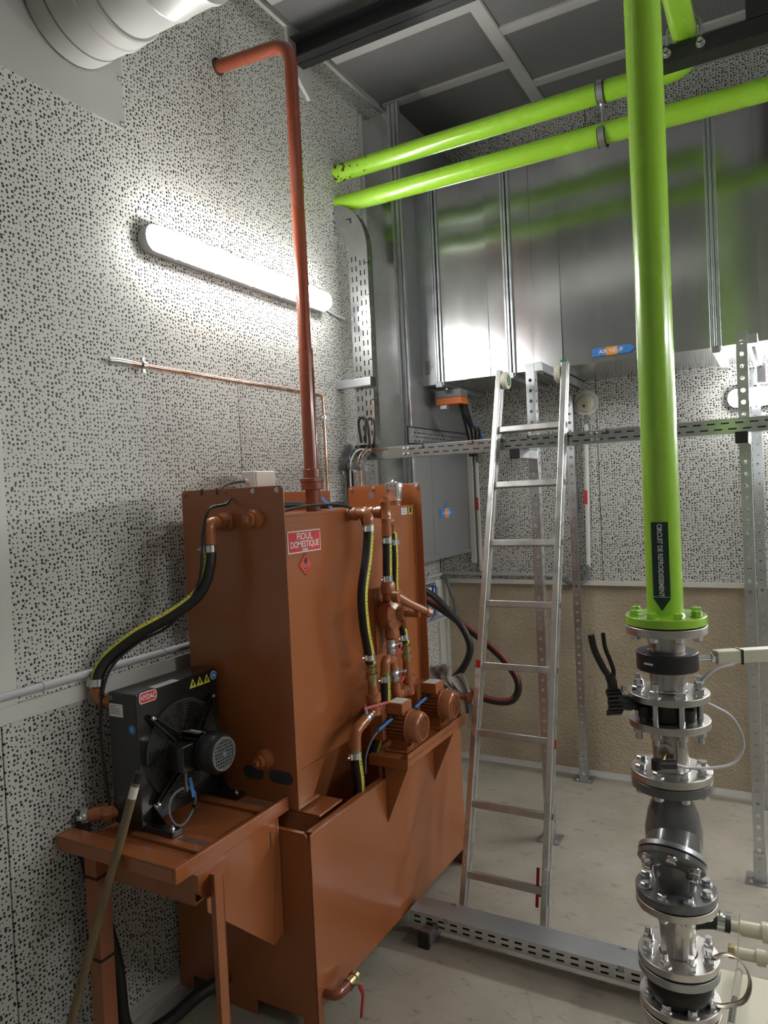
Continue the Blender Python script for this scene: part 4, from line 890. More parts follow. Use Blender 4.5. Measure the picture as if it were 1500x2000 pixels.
part('side_elbow', G().tube(arc_path([(.602, 2.47, 1.615), (.602, 2.516, 1.62), (.602, 2.516, 1.575)], .028, 7), .0155, 14), M['orange'], fC)
part('lower_tube', G().cyl((.602, 2.467, 1.56), (.602, 2.467, 1.60), .0205), M['orange'], fC)
for y in (2.467, 2.516): part('barb', G().cyl((.602, y, 1.555), (.602, y, 1.578), .018 if y < 2.5 else .015), M['brass'], fC)
hose('hand_pump_hose', 'short straight black hose with yellow stripe above the hand pump', [(.602, 2.467, 1.57), (.602, 2.464, 1.50), (.602, 2.458, 1.43), (.602, 2.455, 1.375)], .0185, stripe=(1, -.05, 0), clamps=((3, (-.2, -1, 0)), (-4, (-.2, -1, 0))))
hose('return_hose', 'long thin black hose with yellow stripe behind the hand pump', [(.602, 2.516, 1.57), (.60, 2.523, 1.47), (.585, 2.54, 1.36), (.58, 2.565, 1.26), (.59, 2.582, 1.18), (.60, 2.585, 1.115)], .016, stripe=(1, -.05, 0), clamps=((3, (.2, 1, 0)), (-4, (-.2, -1, 0))))
fD = thing('second_pump_fitting', 'aged brass fitting standing on the second pump', 'pipe fitting', (.60, 2.6, .9))
part('brass_valve', G().lathe((.60, 2.586, 1.12), (0, .06, -1), [(0, 0), (0, .013), (.012, .013), (.014, .021), (.03, .021), (.032, .015), (.044, .015), (.046, .023), (.07, .021), (.072, .015), (.08, .015), (.08, 0)], 8), M['brass'], fD)
part('reducer', G().lathe((.60, 2.59, 1.045), (0, .06, -1), [(0, 0), (0, .018), (.03, .02), (.06, .017), (.062, .029), (.088, .029), (.09, .021), (.14, .022), (.14, 0)], 16), M['orange'], fD)
# hand pump
hp = thing('hand_pump', 'rust orange rotary hand pump with a long crank handle in front of the tank', 'pump', (.60, 2.48, 1.15))
hc = V(.60, 2.478, 1.257)
part('mount_plate', G().box(.507, .56, 2.415, 2.422, 1.10, 1.36).box(.555, .56, 2.415, 2.56, 1.10, 1.36), M['orange'], hp, bevel=.002)
part('body', G().lathe(hc-V(.04, 0, 0), (1, 0, 0), [(0, 0), (0, .05), (.02, .062), (.045, .062), (.048, .068), (.06, .068), (.063, .055), (.075, .03), (.10, .026), (.10, 0)], 28), M['orange'], hp)
for k in range(6):
    a = 2*PI*k/6+.4; inst('bolt', ORB, hp, hc+V(.02, .058*math.cos(a), .058*math.sin(a)), along((1, 0, 0)))
part('inlet', G().lathe((.602, 2.457, 1.385), (0, .0, -1), [(0, 0), (0, .024), (.012, .030), (.045, .030), (.05, .025), (.075, .024), (.075, 0)], 10), M['orange'], hp)
part('outlet', G().lathe((.602, 2.475, 1.215), (0, -.05, -1), [(0, 0), (0, .03), (.02, .026), (.03, .03), (.055, .03), (.06, .02), (.075, .019), (.075, 0)], 16), M['orange'], hp)
part('spindle', G().cyl(hc+V(.05, 0, 0), hc+V(.125, 0, 0), .013), M['orange'], hp)
part('crank_boss', G().cyl((.685, 2.40, 1.335), (.655, 2.40, 1.335), .024, n=16), M['orange'], hp, bevel=.003)
part('crank_handle', G().tube([(.67, 2.40, 1.335), (.70, 2.45, 1.30), (.74, 2.51, 1.262)], [.019, .016, .015], 14), M['orange'], hp)
part('handle_knob', G().cyl((.738, 2.507, 1.264), (.748, 2.522, 1.255), .019, n=8), M['orange'], hp)
part('bracket_rib', G().bar(hc+V(.03, .05, .045), hc+V(.06, .02, .0), .018, .012).bar(hc+V(.02, .05, -.02), hc+V(.05, .015, -.06), .016, .012), M['orange'], hp, bevel=.003)
# valves below
def ball_valve(p, d, label, lever, mt='brass', r=.02):
    t = thing('ball_valve', label, 'valve', p)
    p, d = Vector(p), Vector(d).normalized()
    part('body', G().lathe(p-d*.028, d, [(0, 0), (0, r*.95), (.014, r*.95), (.016, r*.85), (.02, r), (.036, r), (.04, r*.85), (.042, r*.95), (.056, r*.95), (.056, 0)], 12), M[mt], t)
    a, b, c = [Vector(x) for x in lever]
    part('spindle', G().cyl(p, a, .006, n=10), M['zinc'], t)
    part('lever', G().bar(a, b, .012, .005, (b-a).cross(c-b).cross(b-a) if (b-a).cross(c-b).length > 1e-6 else (0, 0, 1)).bar(b, c, .011, .005, (1, 0, .3)), M['redh'], t, bevel=.002)
    inst('nut', SMALLB, t, a, along(a-p))
ball_valve((.60, 2.462, 1.128), (0, .0, 1), 'ball valve with red lever directly below the hand pump', [(.625, 2.49, 1.135), (.632, 2.475, 1.118), (.635, 2.435, 1.10)], 'zinc')
ball_valve((.60, 2.48, 1.015), (0, .0, 1), 'lower ball valve with red lever above the second pump inlet', [(.628, 2.51, 1.022), (.634, 2.495, 1.003), (.638, 2.455, .988)], 'zinc')
fE = thing('discharge_elbow', 'rust orange pipe branch turning from below the hand pump into a hose', 'pipe fitting', (.6, 2.44, 1.05))
part('branch_pipe', G().cyl((.60, 2.465, 1.105), (.60, 2.475, 1.035), .018), M['orange'], fE)
part('elbow', G().tube(arc_path([(.60, 2.47, 1.075), (.60, 2.412, 1.09), (.60, 2.406, 1.03)], .035, 7), .0195, 16), M['orange'], fE)
part('barb', G().cyl((.60, 2.406, 1.045), (.60, 2.405, 1.025), .020), M['brass'], fE)
hose('discharge_hose', 'short black hose with yellow stripe between the two pumps', [(.60, 2.405, 1.035), (.60, 2.402, .98), (.598, 2.397, .92), (.59, 2.385, .86), (.57, 2.37, .78), (.54, 2.36, .70)], .0195, stripe=(1, -.05, 0), clamps=((3, (-.2, -1, 0)),))
fF = thing('inlet_elbow', 'rust orange ribbed elbow leading into the second pump head', 'pipe fitting', (.60, 2.5, .9))
part('elbow', G().tube(arc_path([(.60, 2.483, .99), (.60, 2.487, .925), (.60, 2.56, .93)], .04, 7), .021, 16), M['orange'], fF)
part('tail', G().cyl((.60, 2.488, .925), (.60, 2.492, .86), .02), M['orange'], fF)
for k in range(4): part('thread_ring', G().torus((.60, 2.525+.011*k, .929), (0, 1, 0), .021, .004, 18, 6), M['orange'], fF)
# pumps
def pump(y, label, tagl):
    t = thing('transfer_pump', label, 'pump', (.66, y, .744), 'electric pumps on the orange shelf')
    c = V(.60, y, .838)
    part('pump_head', G().box(.555, .615, y-.075, y+.055, .79, .905), M['orange'], t, bevel=.006)
    part('head_top', G().prism([(.555, y-.075, .905), (.555, y+.055, .905), (.555, y+.04, .925), (.555, y-.05, .925)], (.06, 0, 0)), M['orange'], t, bevel=.002)
    mo_ = part('motor', G().lathe(c+V(.01, 0, 0), (1, 0, 0), [(0, 0), (0, .044), (.012, .047), (.085, .047), (.085, 0)], 28), M['orange'], t)
    for k in range(26):
        a = 2*PI*k/26; part('cooling_fin', G().obox(c+V(.053, math.cos(a)*.053, math.sin(a)*.053), V(.036, 0, 0), V(0, math.cos(a), math.sin(a))*.0075, V(0, -math.sin(a), math.cos(a))*.0015), M['orange'], mo_)
    part('fan_cover', G().lathe(c+V(.092, 0, 0), (1, 0, 0), [(0, .045), (0, .062), (.006, .063), (.007, .0605), (.045, .058), (.054, .050), (.056, .046), (.054, .044), (.054, 0)], 36), M['orange'], t)
    g = G().cyl(c+V(.1465, 0, 0), c+V(.1475, 0, 0), .044, n=30); part('grille_backing', g, M['ink'], t)
    g = G(); q = .0088
    for k in range(-4, 5):
        h = math.sqrt(.044**2-(k*q)**2)
        for s_ in (-1, 1):
            dvec = V(0, .70710678, .70710678*s_); nv = V(0, -.70710678*s_, .70710678)
            g.obox(c+V(.1485, 0, 0)+nv*k*q, dvec*h, nv*.0012, V(.0012, 0, 0))
    g.ring(c+V(.146, 0, 0), (1, 0, 0), .042, .048, .004, 30)
    part('grille', g, M['orange'], t)
    tb_ = part('terminal_box', G().box(.615, .685, y-.045, y+.035, .888, .932), M['orange'], t, bevel=.004)
    part('box_collar', G().box(.62, .69, y-.038, y+.038, .872, .89), M['orange'], t, bevel=.003)
    part('box_label', G().box(.622, .678, y-.04, y+.028, .932, .9325), M['paper'], tb_)
    part('cable_gland', G().cyl((.65, y-.045, .878), (.65, y-.062, .878), .008), M['blackm'], t)
    part('base_foot', G().box(.60, .70, y-.05, y+.05, .744, .752).box(.62, .69, y-.03, y+.03, .752, .79), M['orange'], t, bevel=.002)
    for s_ in (-1, 1): inst('bolt', ORB, t, (.606, y+s_*.045, .752))
    cb = thing('pump_cable', 'thin cable with a blue tag leaving the %s pump' % tagl, 'cable', (.62, y-.1, .75))
    part('cable', G().tube(cr_path([(.65, y-.058, .878), (.635, y-.10, .865), (.615, y-.155, .83), (.60, y-.185, .77), (.585, y-.17, .70)]), .004, 8), M['pvcdk'], cb)
    part('tag', G().obox((.634, y-.105, .864), V(.008, 0, .004), V(-.009, -.032, -.011), V(.0, -.001, .006)), M['blue'], cb)
pump(2.42, 'rust orange electric pump at the near end of the shelf', 'nearer')
pump(2.72, 'rust orange electric pump at the far end of the shelf, behind the other', 'farther')
ball_valve((.60, 2.255, .905), (.0, .85, .22), 'ball valve with long red lever at the inlet of the first pump', [(.60, 2.25, .945), (.61, 2.22, .95), (.645, 2.345, .945)], 'zinc', .019)
fG = thing('first_pump_elbow', 'rust orange elbow from the first pump down to the hose under the shelf', 'pipe fitting', (.6, 2.2, .85))
part('elbow', G().tube(arc_path([(.60, 2.24, .90), (.60, 2.17, .885), (.60, 2.165, .82)], .045, 7), .021, 16), M['orange'], fG)
part('barb', G().cyl((.60, 2.165, .825), (.60, 2.165, .80), .022), M['brass'], fG)
part('joint', G().cyl((.60, 2.275, .912), (.60, 2.345, .925), .0195), M['orange'], fG)
hose('bottom_suction_hose', 'black hose with yellow stripe dropping from the first pump into the dark bund', [(.60, 2.165, .815), (.60, 2.168, .77), (.595, 2.185, .70), (.57, 2.22, .62), (.54, 2.28, .55)], .0205, stripe=(1, -.05, 0), clamps=((3, (-.2, -1, 0)),))

# ================================================================== LADDER
ld = thing('ladder', 'aluminium ladder leaning against the cable tray in the middle', 'ladder', (.94, 2.66, 0))
LK = .255; ln = V(0, -1, LK).normalized(); lv = V(0, LK, 1).normalized()
def lp(x, z): return V(x, 2.655+LK*z, z)
def lx(s_, z): return (.772+(.824-.772)*z/2.26) if s_ < 0 else (1.108+(1.128-1.108)*z/2.26)
for s_ in (-1, 1):
    a, b = lp(lx(s_, 0), 0.004), lp(lx(s_, 2.27), 2.27); d = (b-a)
    part('rail', G().bar(a, b, .026, .056, ln), M['alu'], ld, bevel=.004)
    part('rail_groove', G().bar(a+V(.0135, 0, 0), b+V(.0135, 0, 0), .0012, .02, ln), M['zincdk'], ld)
    part('rail_foot', G().bar(a-lv*.0, a+lv*.02, .029, .059, ln), M['blackm'], ld, bevel=.002)
for z in (.152, .419, .696, .968, 1.226, 1.485, 1.742, 1.993):
    a, b = lp(lx(-1, z), z), lp(lx(1, z), z)
    rg = part('rung', G().bar(a+V(.005, 0, 0), b-V(.005, 0, 0), .028, .028, ln), M['rung'], ld, bevel=.003)
    c = b+V(.0135, 0, 0)
    part('rung_end', G().obox(c, V(.0012, 0, 0), lv*.016, ln*.014), M['alu'], rg)
    part('rung_hole', G().obox(c+V(.0008, 0, 0), V(.0012, 0, 0), lv*.012, ln*.009), M['core'], rg)
for x0, s_ in ((lx(-1, 2.24)+.016, 1), (lx(1, 2.24)-.016, -1)):
    w_ = part('roller', G().lathe(lp(x0, 2.225), (s_, 0, 0), [(0, 0), (0, .036), (.003, .04), (.022, .04), (.025, .036), (.025, .027), (.022, .027), (.022, 0)], 28), M['wcream'], ld)
    g = G().cyl(lp(x0+s_*.021, 2.225), lp(x0+s_*.0235, 2.225), .009, n=14)
    for k in range(5):
        a = 2*PI*k/5; e = V(0, math.cos(a), math.sin(a)); q = V(0, -math.sin(a), math.cos(a)); g.obox(lp(x0+s_*.0225, 2.225)+e*.017, e*.01, q*.0035, V(.0012, 0, 0))
    g.ring(lp(x0+s_*.0215, 2.225), (s_, 0, 0), .022, .027, .003, 24)
    part('roller_hub', g, M['wgreen'], w_)
part('rail_cap', G().bar(lp(lx(1, 2.27), 2.268), lp(lx(1, 2.27), 2.276), .028, .058, ln), M['wgreen'], ld)
sl_ = part('load_label', G().obox(lp(lx(-1, .93), .93)+ln*.0286, V(.011, 0, 0), lv*.055, ln*.0005), M['paper'], ld, label='white and red load label')
part('label_red', G().obox(lp(lx(-1, .97), .972)+ln*.0292, V(.011, 0, 0), lv*.016, ln*.0003), M['redl'], sl_)
part('label_ring', G().torus(lp(lx(-1, .92), .92)+ln*.0292, ln, .007, .0012, 16, 5), M['redl'], sl_)
part('hook_handle', G().bar(lp(1.075, .09)+ln*.0, lp(1.075, .23), .012, .008, ln).bar(lp(1.075, .14), lp(1.095, .14), .02, .02, ln), M['redh'], ld, bevel=.002)
part('hook_plate', G().bar(lp(1.125, .11), lp(1.125, .23), .004, .03, ln), M['alu'], ld)
for s_ in (-1, 1):
    for z in (.19, .235): inst('rivet', SMALLB, ld, lp(lx(s_, z), z)+ln*.028, along(ln))
part('red_clip', G().bar(lp(lx(1, .67)+.016, .67), lp(lx(1, .70)+.016, .70), .006, .01, ln), M['redh'], ld)

# ================================================================== COLUMN UNDER THE RISER
def flange(par, z, t=.02, r=.1, bore=.046, mt='flange', ax=(0, 0, 1)): return part('flange', G().ring((QX, QY, z), ax, bore, r, t, 44), M[mt], par, bevel=.002)
def bolts(par, z, up=True, nut=False, mt='chrome', ph=.12, n=8, R=.08):
    for k in range(n):
        a = 2*PI*(k+.5)/n+ph; inst('nut' if nut else 'bolt', NUT if nut else BOLT[mt], par, (QX+R*math.cos(a), QY+R*math.sin(a), z), None if up else along((0, 0, -1)))
sp1 = thing('upper_spool', 'stainless pipe spool below the green flange', 'pipe', (QX, QY, 1.18))
flange(sp1, 1.333, .021); bolts(sp1, 1.333, up=False)
part('pipe', G().cyl((QX, QY, 1.19), (QX, QY, 1.345), R8, n=32), M['steel'], sp1)
part('gasket', G().ring((QX, QY, 1.3545), (0, 0, 1), .046, .09, .003, 40), M['rubber'], sp1)
flange(sp1, 1.163, .018); bolts(sp1, 1.181, nut=True)
part('weld_bead', G().torus((QX, QY, 1.185), (0, 0, 1), R8, .004, 28, 6), M['steel'], sp1)
ck = thing('pipe_collar', 'black plastic collar clamped round the stainless pipe below the green flange', 'collar', (QX, QY, 1.24))
part('ring', G().ring((QX, QY, 1.238), (0, 0, 1), R8+.0008, .076, .047, 44), M['blackm'], ck, bevel=.003)
part('slot', G().obox((QX-.035, QY-.0685, 1.262), V(.012, -.006, 0), V(0, .002, 0), V(0, 0, .0025)), M['chrome'], ck)
# rod and white cable duct to the right
cdx = V(.82, .575, 0)
single('sensor_rod', G().cyl((QX+.075*.9, QY+.075*.45, 1.262), (QX+.107, QY+.055, 1.262), .006).cyl((QX+.10, QY+.052, 1.262), (QX+.112, QY+.058, 1.262), .012, n=6), M['zinc'], 'short metal rod between the black collar and the cream cable duct', 'rod')
cdct = thing('cable_duct', 'cream square cable duct reaching in from the right edge toward the black collar', 'cable duct', (1.95, 2.1, 1.24))
a0 = V(QX+.108, QY+.058, 1.262); a1 = V(2.75, 2.62, 1.262)
part('duct', G().bar(a0, a1, .034, .034), M['cream'], cdct, bevel=.003)
dd = (a1-a0).normalized(); part('cable_tie', G().bar(a0+dd*.062, a0+dd*.067, .038, .038), M['blackm'], cdct)
# butterfly valve
bv = thing('butterfly_valve', 'butterfly valve with black notched lever between two steel flanges', 'valve', (QX, QY, 1.09))
part('body', G().ring((QX, QY, 1.112), (0, 0, 1), .046, .066, .05, 40), M['blackm'], bv, bevel=.003)
for k in range(4):
    a = PI/4+PI/2*k; part('body_lug', G().cyl((QX+.074*math.cos(a), QY+.074*math.sin(a), 1.122), (QX+.074*math.cos(a), QY+.074*math.sin(a), 1.15), .016), M['blackm'], bv)
flange(bv, 1.092, .019); bolts(bv, 1.092, up=False, nut=True)
for k in range(8):
    a = 2*PI*(k+.5)/8+.12; part('stud', G().cyl((QX+.08*math.cos(a), QY+.08*math.sin(a), 1.10), (QX+.08*math.cos(a), QY+.08*math.sin(a), 1.175), .008, n=10), M['chrome'], bv)
ne = V(-.85, -.527, 0).normalized()
stc = V(QX, QY, 1.140)
part('neck', G().cyl(stc+ne*.05, stc+ne*.115+V(0, 0, .016), .015).cyl(stc+ne*.10+V(0, 0, .014), stc+ne*.13+V(0, 0, .018), .02), M['blackm'], bv)
lh = stc+ne*.138+V(0, 0, .022)
sd_ = ne.cross(V(0, 0, 1))
part('notch_plate', G().lathe(lh-ne*.008, ne, [(0, 0), (0, .032), (.012, .032), (.012, 0)], 24), M['blackm'], bv)
g = G()
for k in range(9):
    a = PI*.62+PI*.75*k/8; e = sd_*math.cos(a)+V(0, 0, 1)*math.sin(a); g.obox(lh+ne*.012+e*.030, e*.006, e.cross(ne)*.003, ne*.018)
part('notch_teeth', g, M['blackm'], bv)
part('mount_disc', G().lathe(lh+V(0, 0, -.01), -ne, [(0, 0), (0, .022), (.008, .022), (.008, 0)], 18), M['blackm'], bv)
p0 = lh+ne*.01
def lev(o, n_=8): return cr_path([p0+V(0, 0, -.01)+o*0, p0+V(0, 0, .05), p0+ne*.02+V(0, 0, .085)+o*.3, p0+ne*.042+V(0, 0, .135)+o, p0+ne*.05+V(0, 0, .175)+o], n_)
part('lever', G().tube(lev(sd_*.0), [.013 if i < 12 else .009 for i in range(33)], 8), M['blackm'], bv)
part('lever_trigger', G().tube(cr_path([p0+V(0, 0, .045), p0+ne*-.006+V(0, 0, .075), p0+ne*.002+V(0, 0, .105), p0+ne*.014+V(0, 0, .14), p0+ne*.018+V(0, 0, .178)]), .0055, 8), M['blackm'], bv)
inst('bolt', SMALLB, bv, lh+ne*-.016+V(.0, 0, .03), along(-ne))
# lower spool with sensor
sp2 = thing('sensor_spool', 'stainless pipe spool with a temperature probe below the butterfly valve', 'pipe', (QX, QY, .97))
part('pipe', G().cyl((QX, QY, .965), (QX, QY, 1.10), R8, n=32), M['steel'], sp2)
flange(sp2, .958, .02); bolts(sp2, .978)
part('seam', G().box(QX+.02, QX+.022, QY-.0415, QY-.039, .98, 1.09), M['steel'], sp2)
pd = (CAM-V(QX, QY, CAM.z)).normalized(); pd = V(pd.x-.25, pd.y, 0).normalized()
pr = thing('temperature_probe', 'probe with black plug and grey cable on the stainless spool', 'sensor', (QX, QY-.06, 1.01))
part('boss', G().lathe(V(QX, QY, 1.035)+pd*.040, pd, [(0, 0), (0, .022), (.012, .022), (.014, .014), (.022, .014), (.022, 0)], 18), M['steel'], pr)
part('stem', G().cyl(V(QX, QY, 1.033)+pd*.06, V(QX, QY, 1.022)+pd*.085, .007), M['brass'], pr)
pe = V(QX, QY, 1.018)+pd*.092
part('plug', G().cyl(pe-V(.012, .008, 0), pe+V(.03, .02, -.004), .011).cyl(pe+V(-.01, -.006, -.012), pe+V(-.01, -.006, .012), .013), M['blackm'], pr)
part('cable', G().tube(cr_path([pe+V(.03, .02, -.004), V(1.735, 1.93, 1.00), V(1.79, 1.98, .99), V(1.835, 2.03, .995), V(1.855, 2.05, 1.04), V(1.83, 2.03, 1.11), V(1.77, 1.985, 1.16), V(1.765, 1.975, 1.205), V(1.80, 2.0, 1.238), V(1.84, 2.04, 1.245)]), .004, 10), M['pvc'], pr)
# check valve
cv = thing('check_valve', 'grey painted check valve with angled lid', 'valve', (QX, QY, .64))
flange(cv, .932, .024, mt='greyp', bore=.04); bolts(cv, .932, up=False)
part('gasket', G().ring((QX, QY, .9555), (0, 0, 1), .046, .094, .003, 40), M['rubber'], cv)
part('body', G().lathe((QX, QY, .66), (0, 0, 1), [(0, 0), (0, .048), (.06, .058), (.12, .070), (.16, .071), (.205, .062), (.24, .048), (.275, .046), (.275, 0)], 36), M['greyp'], cv)
ad = V(-.30, -.93, -.22).normalized()
pc_ = (CAM-V(QX, QY, CAM.z)).normalized(); ld_n = V(pc_.x*.64-.16, pc_.y*.64-.09, -.74).normalized()
lc = V(QX-.010, QY, .752)+pc_*.070-ld_n*.033
part('lid_neck', G().lathe(lc+ld_n*-.075, ld_n, [(0, 0), (0, .055), (.05, .066), (.08, .068), (.08, 0)], 32), M['greyp'], cv)
part('lid_flange', G().lathe(lc, ld_n, [(0, 0), (0, .082), (.014, .082), (.014, 0)], 40), M['greyp'], cv, bevel=.002)
part('lid', G().lathe(lc+ld_n*.017, ld_n, [(0, 0), (0, .082), (.012, .082), (.016, .076), (.016, 0)], 40), M['greyp'], cv)
part('name_band', G().ring(lc+ld_n*.001, ld_n, .0815, .0832, .011, 40), M['zinc'], cv)
lu, lw = frame(ld_n)
for k in range(6):
    a = 2*PI*k/6+.3; inst('bolt', BOLT['chrome'], cv, lc+ld_n*.033+(lu*math.cos(a)+lw*math.sin(a))*.064, along(ld_n))
flange(cv, .645, .022, mt='greyp', bore=.03); bolts(cv, .667)
part('red_mark', G().box(QX-.047, QX-.040, QY-.022, QY-.016, .905, .925), M['salmon'], cv)
# next spool
sp3 = thing('lower_spool', 'short stainless pipe spool between check valve and rubber joint', 'pipe', (QX, QY, .47))
flange(sp3, .622, .02); bolts(sp3, .622, up=False)
part('gasket', G().ring((QX, QY, .6425), (0, 0, 1), .046, .094, .003, 40), M['rubber'], sp3)
part('pipe', G().cyl((QX, QY, .49), (QX, QY, .635), R8, n=32), M['steel'], sp3)
flange(sp3, .475, .02); bolts(sp3, .495, nut=True)
rj = thing('rubber_joint', 'black rubber expansion joint between two steel flanges at the bottom of the pipe', 'pipe joint', (QX, QY, .36))
flange(rj, .448, .022, mt='zincdk'); flange(rj, .360, .02)
part('bellows', G().lathe((QX, QY, .372), (0, 0, 1), [(0, .05), (0, .062), (.012, .075), (.03, .080), (.05, .078), (.066, .066), (.09, .064), (.1, .09), (.103, .09), (.103, .05)], 36), M['rubber'], rj)
bolts(rj, .380, up=True)
part('bottom_rubber', G().ring((QX, QY, .354), (0, 0, 1), .046, .095, .006, 40), M['rubber'], rj)
flange(rj, .332, .022); bolts(rj, .332, up=False, nut=True)
part('outlet_pipe', G().cyl((QX, QY, .255), (QX, QY, .34), R8, n=28), M['steel'], rj)
# earthing braid
g = G(); bp_ = cr_path([(QX+.085, QY-.03, .515), (QX+.12, QY-.0, .517), (QX+.15, QY+.02, .49), (QX+.165, QY+.03, .44), (QX+.15, QY+.02, .395), (QX+.11, QY-.005, .385), (QX+.085, QY-.02, .39)], 6)
vs = []
for p in bp_:
    for s_ in (-1, 1): vs.append(p+V(-.5, .85, 0)*s_*.009)
g.add(vs, [[2*i, 2*i+1, 2*i+3, 2*i+2] for i in range(len(bp_)-1)])
single('earthing_braid', g, M['braid'], 'flat tinned braid strap looping round the rubber joint', 'strap', solid=.002)

# ================================================================== CREAM MACHINE BASE (bottom right)
cb = thing('machine_base', 'cream painted machine base plate at the bottom right corner', 'machine', (2.4, 1.6, 0))
part('base_plate', G().box(1.635, 3.3, .9, 2.33, .0, .255), M['cream'], cb, bevel=.008)
part('base_rim', G().box(1.635, 1.65, .9, 2.33, .255, .285), M['cream'], cb, bevel=.003)
part('fitting', G().cyl((1.90, 1.93, .25), (1.90, 1.93, .30), .022).cyl((1.93, 1.95, .25), (1.93, 1.95, .32), .012).torus((1.95, 1.97, .315), (0, 1, 0), .018, .004, 20, 6), M['blackm'], cb)
cp = thing('cream_coolant_pipe', 'cream painted threaded pipe pair reaching in from the right near the floor', 'pipe', (2.0, 2.43, .25))
part('pipe', G().lathe((1.775, 2.46, .315), (1, .06, 0), [(0, 0), (0, .016), (.03, .016), (.03, .023), (.09, .023), (.09, .03), (.12, .03), (.12, .018), (.6, .018), (.6, 0)], 18), M['cream'], cp)
part('pipe', G().lathe((1.79, 2.40, .27), (1, .06, 0), [(0, 0), (0, .018), (.06, .018), (.06, .025), (.085, .025), (.085, .016), (.6, .016), (.6, 0)], 18), M['cream'], cp)
part('tap', G().cyl((1.895, 2.47, .318), (1.93, 2.47, .318), .014).cyl((1.93, 2.47, .318), (1.97, 2.47, .318), .008), M['zinc'], cp)
part('nut', G().cyl((1.772, 2.40, .27), (1.79, 2.40, .27), .02, n=6), M['brass'], cp)
hose('coolant_hose', 'short thick black hose curving behind the lower flange', [(1.60, 2.36, .20), (1.62, 2.39, .27), (1.66, 2.42, .315), (1.72, 2.45, .322), (1.775, 2.46, .317)], .024, clamps=((-5, (0, -.3, 1)),))
single('marker_stick', G().cyl((1.80, 2.33, .255), (1.812, 2.335, .43), .0016, n=6), M['cream'], 'thin cream rod standing up from the machine base', 'rod')
sgt = thing('sight_tube', 'clear plastic sight tube clipped on the cream machine base', 'tube', (1.80, 2.05, .255))
M['clear'] = mat('clear_plastic', (.75, .74, .70), .12, var=.03, trans=.85)
part('tube', G().tube([(1.808, 2.30, .275), (1.803, 2.12, .285), (1.798, 1.85, .285)], .010, 12), M['clear'], sgt)
part('core_rod', G().tube([(1.804, 2.16, .285), (1.801, 2.05, .286)], .004, 8), M['blackm'], sgt)

# ================================================================== ROUND DUCT TOP LEFT
rd = thing('round_duct', 'light grey round exhaust duct leaving the left wall at the top left', 'duct', (.3, 1.6, 3.15))
RC = (1.60, 3.325)
part('wall_sleeve', G().lathe((.012, *RC), (1, 0, 0), [(0, 0), (0, .172), (.07, .172), (.07, .170), (.15, .170), (.155, .175), (.175, .175), (.18, .170), (.235, .170), (.24, .166), (.24, 0)], 56), M['plate'], rd)
part('inner_duct', G().lathe((.235, *RC), (1, 0, 0), [(0, 0), (0, .158), (.16, .158), (.164, .161), (.175, .161), (.18, .158), (.30, .158), (.304, .163), (.325, .163), (.33, .157), (.34, .150), (.35, .13), (.35, 0)], 56), M['plate'], rd)
part('end_flange', G().lathe((.58, *RC), (1, 0, 0), [(0, 0), (0, .12), (.03, .12), (.03, .145), (.045, .145), (.045, 0)], 48), M['steel'], rd)
part('end_pipe', G().cyl((.625, *RC), (1.6, *RC), .12, n=40), M['white'], rd)
for k in range(10):
    a = 2*PI*k/10+.3; inst('bolt', BOLT['chrome'], rd, (.625, RC[0]+.132*math.cos(a), RC[1]+.132*math.sin(a)), along((1, 0, 0)))
part('wall_plate', G().prism([(.0, 1.25, 3.03), (.0, 1.808, 3.03), (.0, 1.808, 3.62), (.0, 1.25, 3.62)], (.003, 0, 0)), M['plate'], rd)
part('dark_joint', G().torus((.243, *RC), (1, 0, 0), .1605, .0035, 56, 6), M['blackm'], rd)
part('seam_ring', G().torus((.085, *RC), (1, 0, 0), .1715, .0012, 56, 5), M['pvcdk'], rd)
for y, z in ((1.795, 3.045), (1.795, 3.20), (1.795, 3.36), (1.27, 3.045)): inst('rivet', SMALLB, rd, (.003, y, z), along((1, 0, 0)))

# ================================================================== PIPES AND CONDUITS ON THE WALLS
cpz = thing('copper_pipe', 'thin copper pipe running along the left wall below the lamp', 'pipe', (.03, 2.3, 2.2))
part('pipe', G().tube(arc_path([(.03, 1.70, 2.212), (.03, 2.925, 2.215), (.03, 2.93, 1.60)], .02, 5), .008, 12), M['copper'], cpz)
part('sleeve', G().tube([(.020, 1.675, 2.212), (.03, 1.70, 2.212), (.03, 1.755, 2.212)], .0105, 10), M['zinc'], cpz)
for y, z in ((1.81, 2.212), (2.93, 2.11)):
    c = part('pipe_clip', G().ring((.03, y-.008, z) if z > 2.2 else (.03, y, z-.008), (0, 1, 0) if z > 2.2 else (0, 0, 1), .008, .014, .016, 16).box(.002, .03, y-.006, y+.006, z-.006, z+.006), M['zinc'], cpz)
    g = G().box(.026, .034, y-.007, y+.007, z-.028, z+.028) if z > 2.2 else G().box(.026, .034, y-.026, y+.026, z-.007, z+.007)
    part('clip_ear', g, M['zinc'], c, bevel=.002)
wc = thing('wall_conduit', 'light grey plastic conduit along the left wall above the white trim', 'conduit', (.02, 1.5, 1.19))
part('tube', G().cyl((.022, YF+.02, 1.201), (.022, 4.2, 1.201), .0125, n=16), M['pvc'], wc)
for y in (-.1, .5, 1.36, 1.62, 1.84, 2.4, 3.3): part('clip', G().ring((.022, y-.004, 1.201), (0, 1, 0), .0125, .015, .008, 16), M['pvc'], wc)
bc = thing('back_conduit', 'grey plastic conduit along the back wall just above the beige render', 'conduit', (.4, 4.23, 1.19))
part('tube', G().cyl((.02, 4.232, 1.205), (.76, 4.232, 1.198), .0125, n=14), M['pvc'], bc)
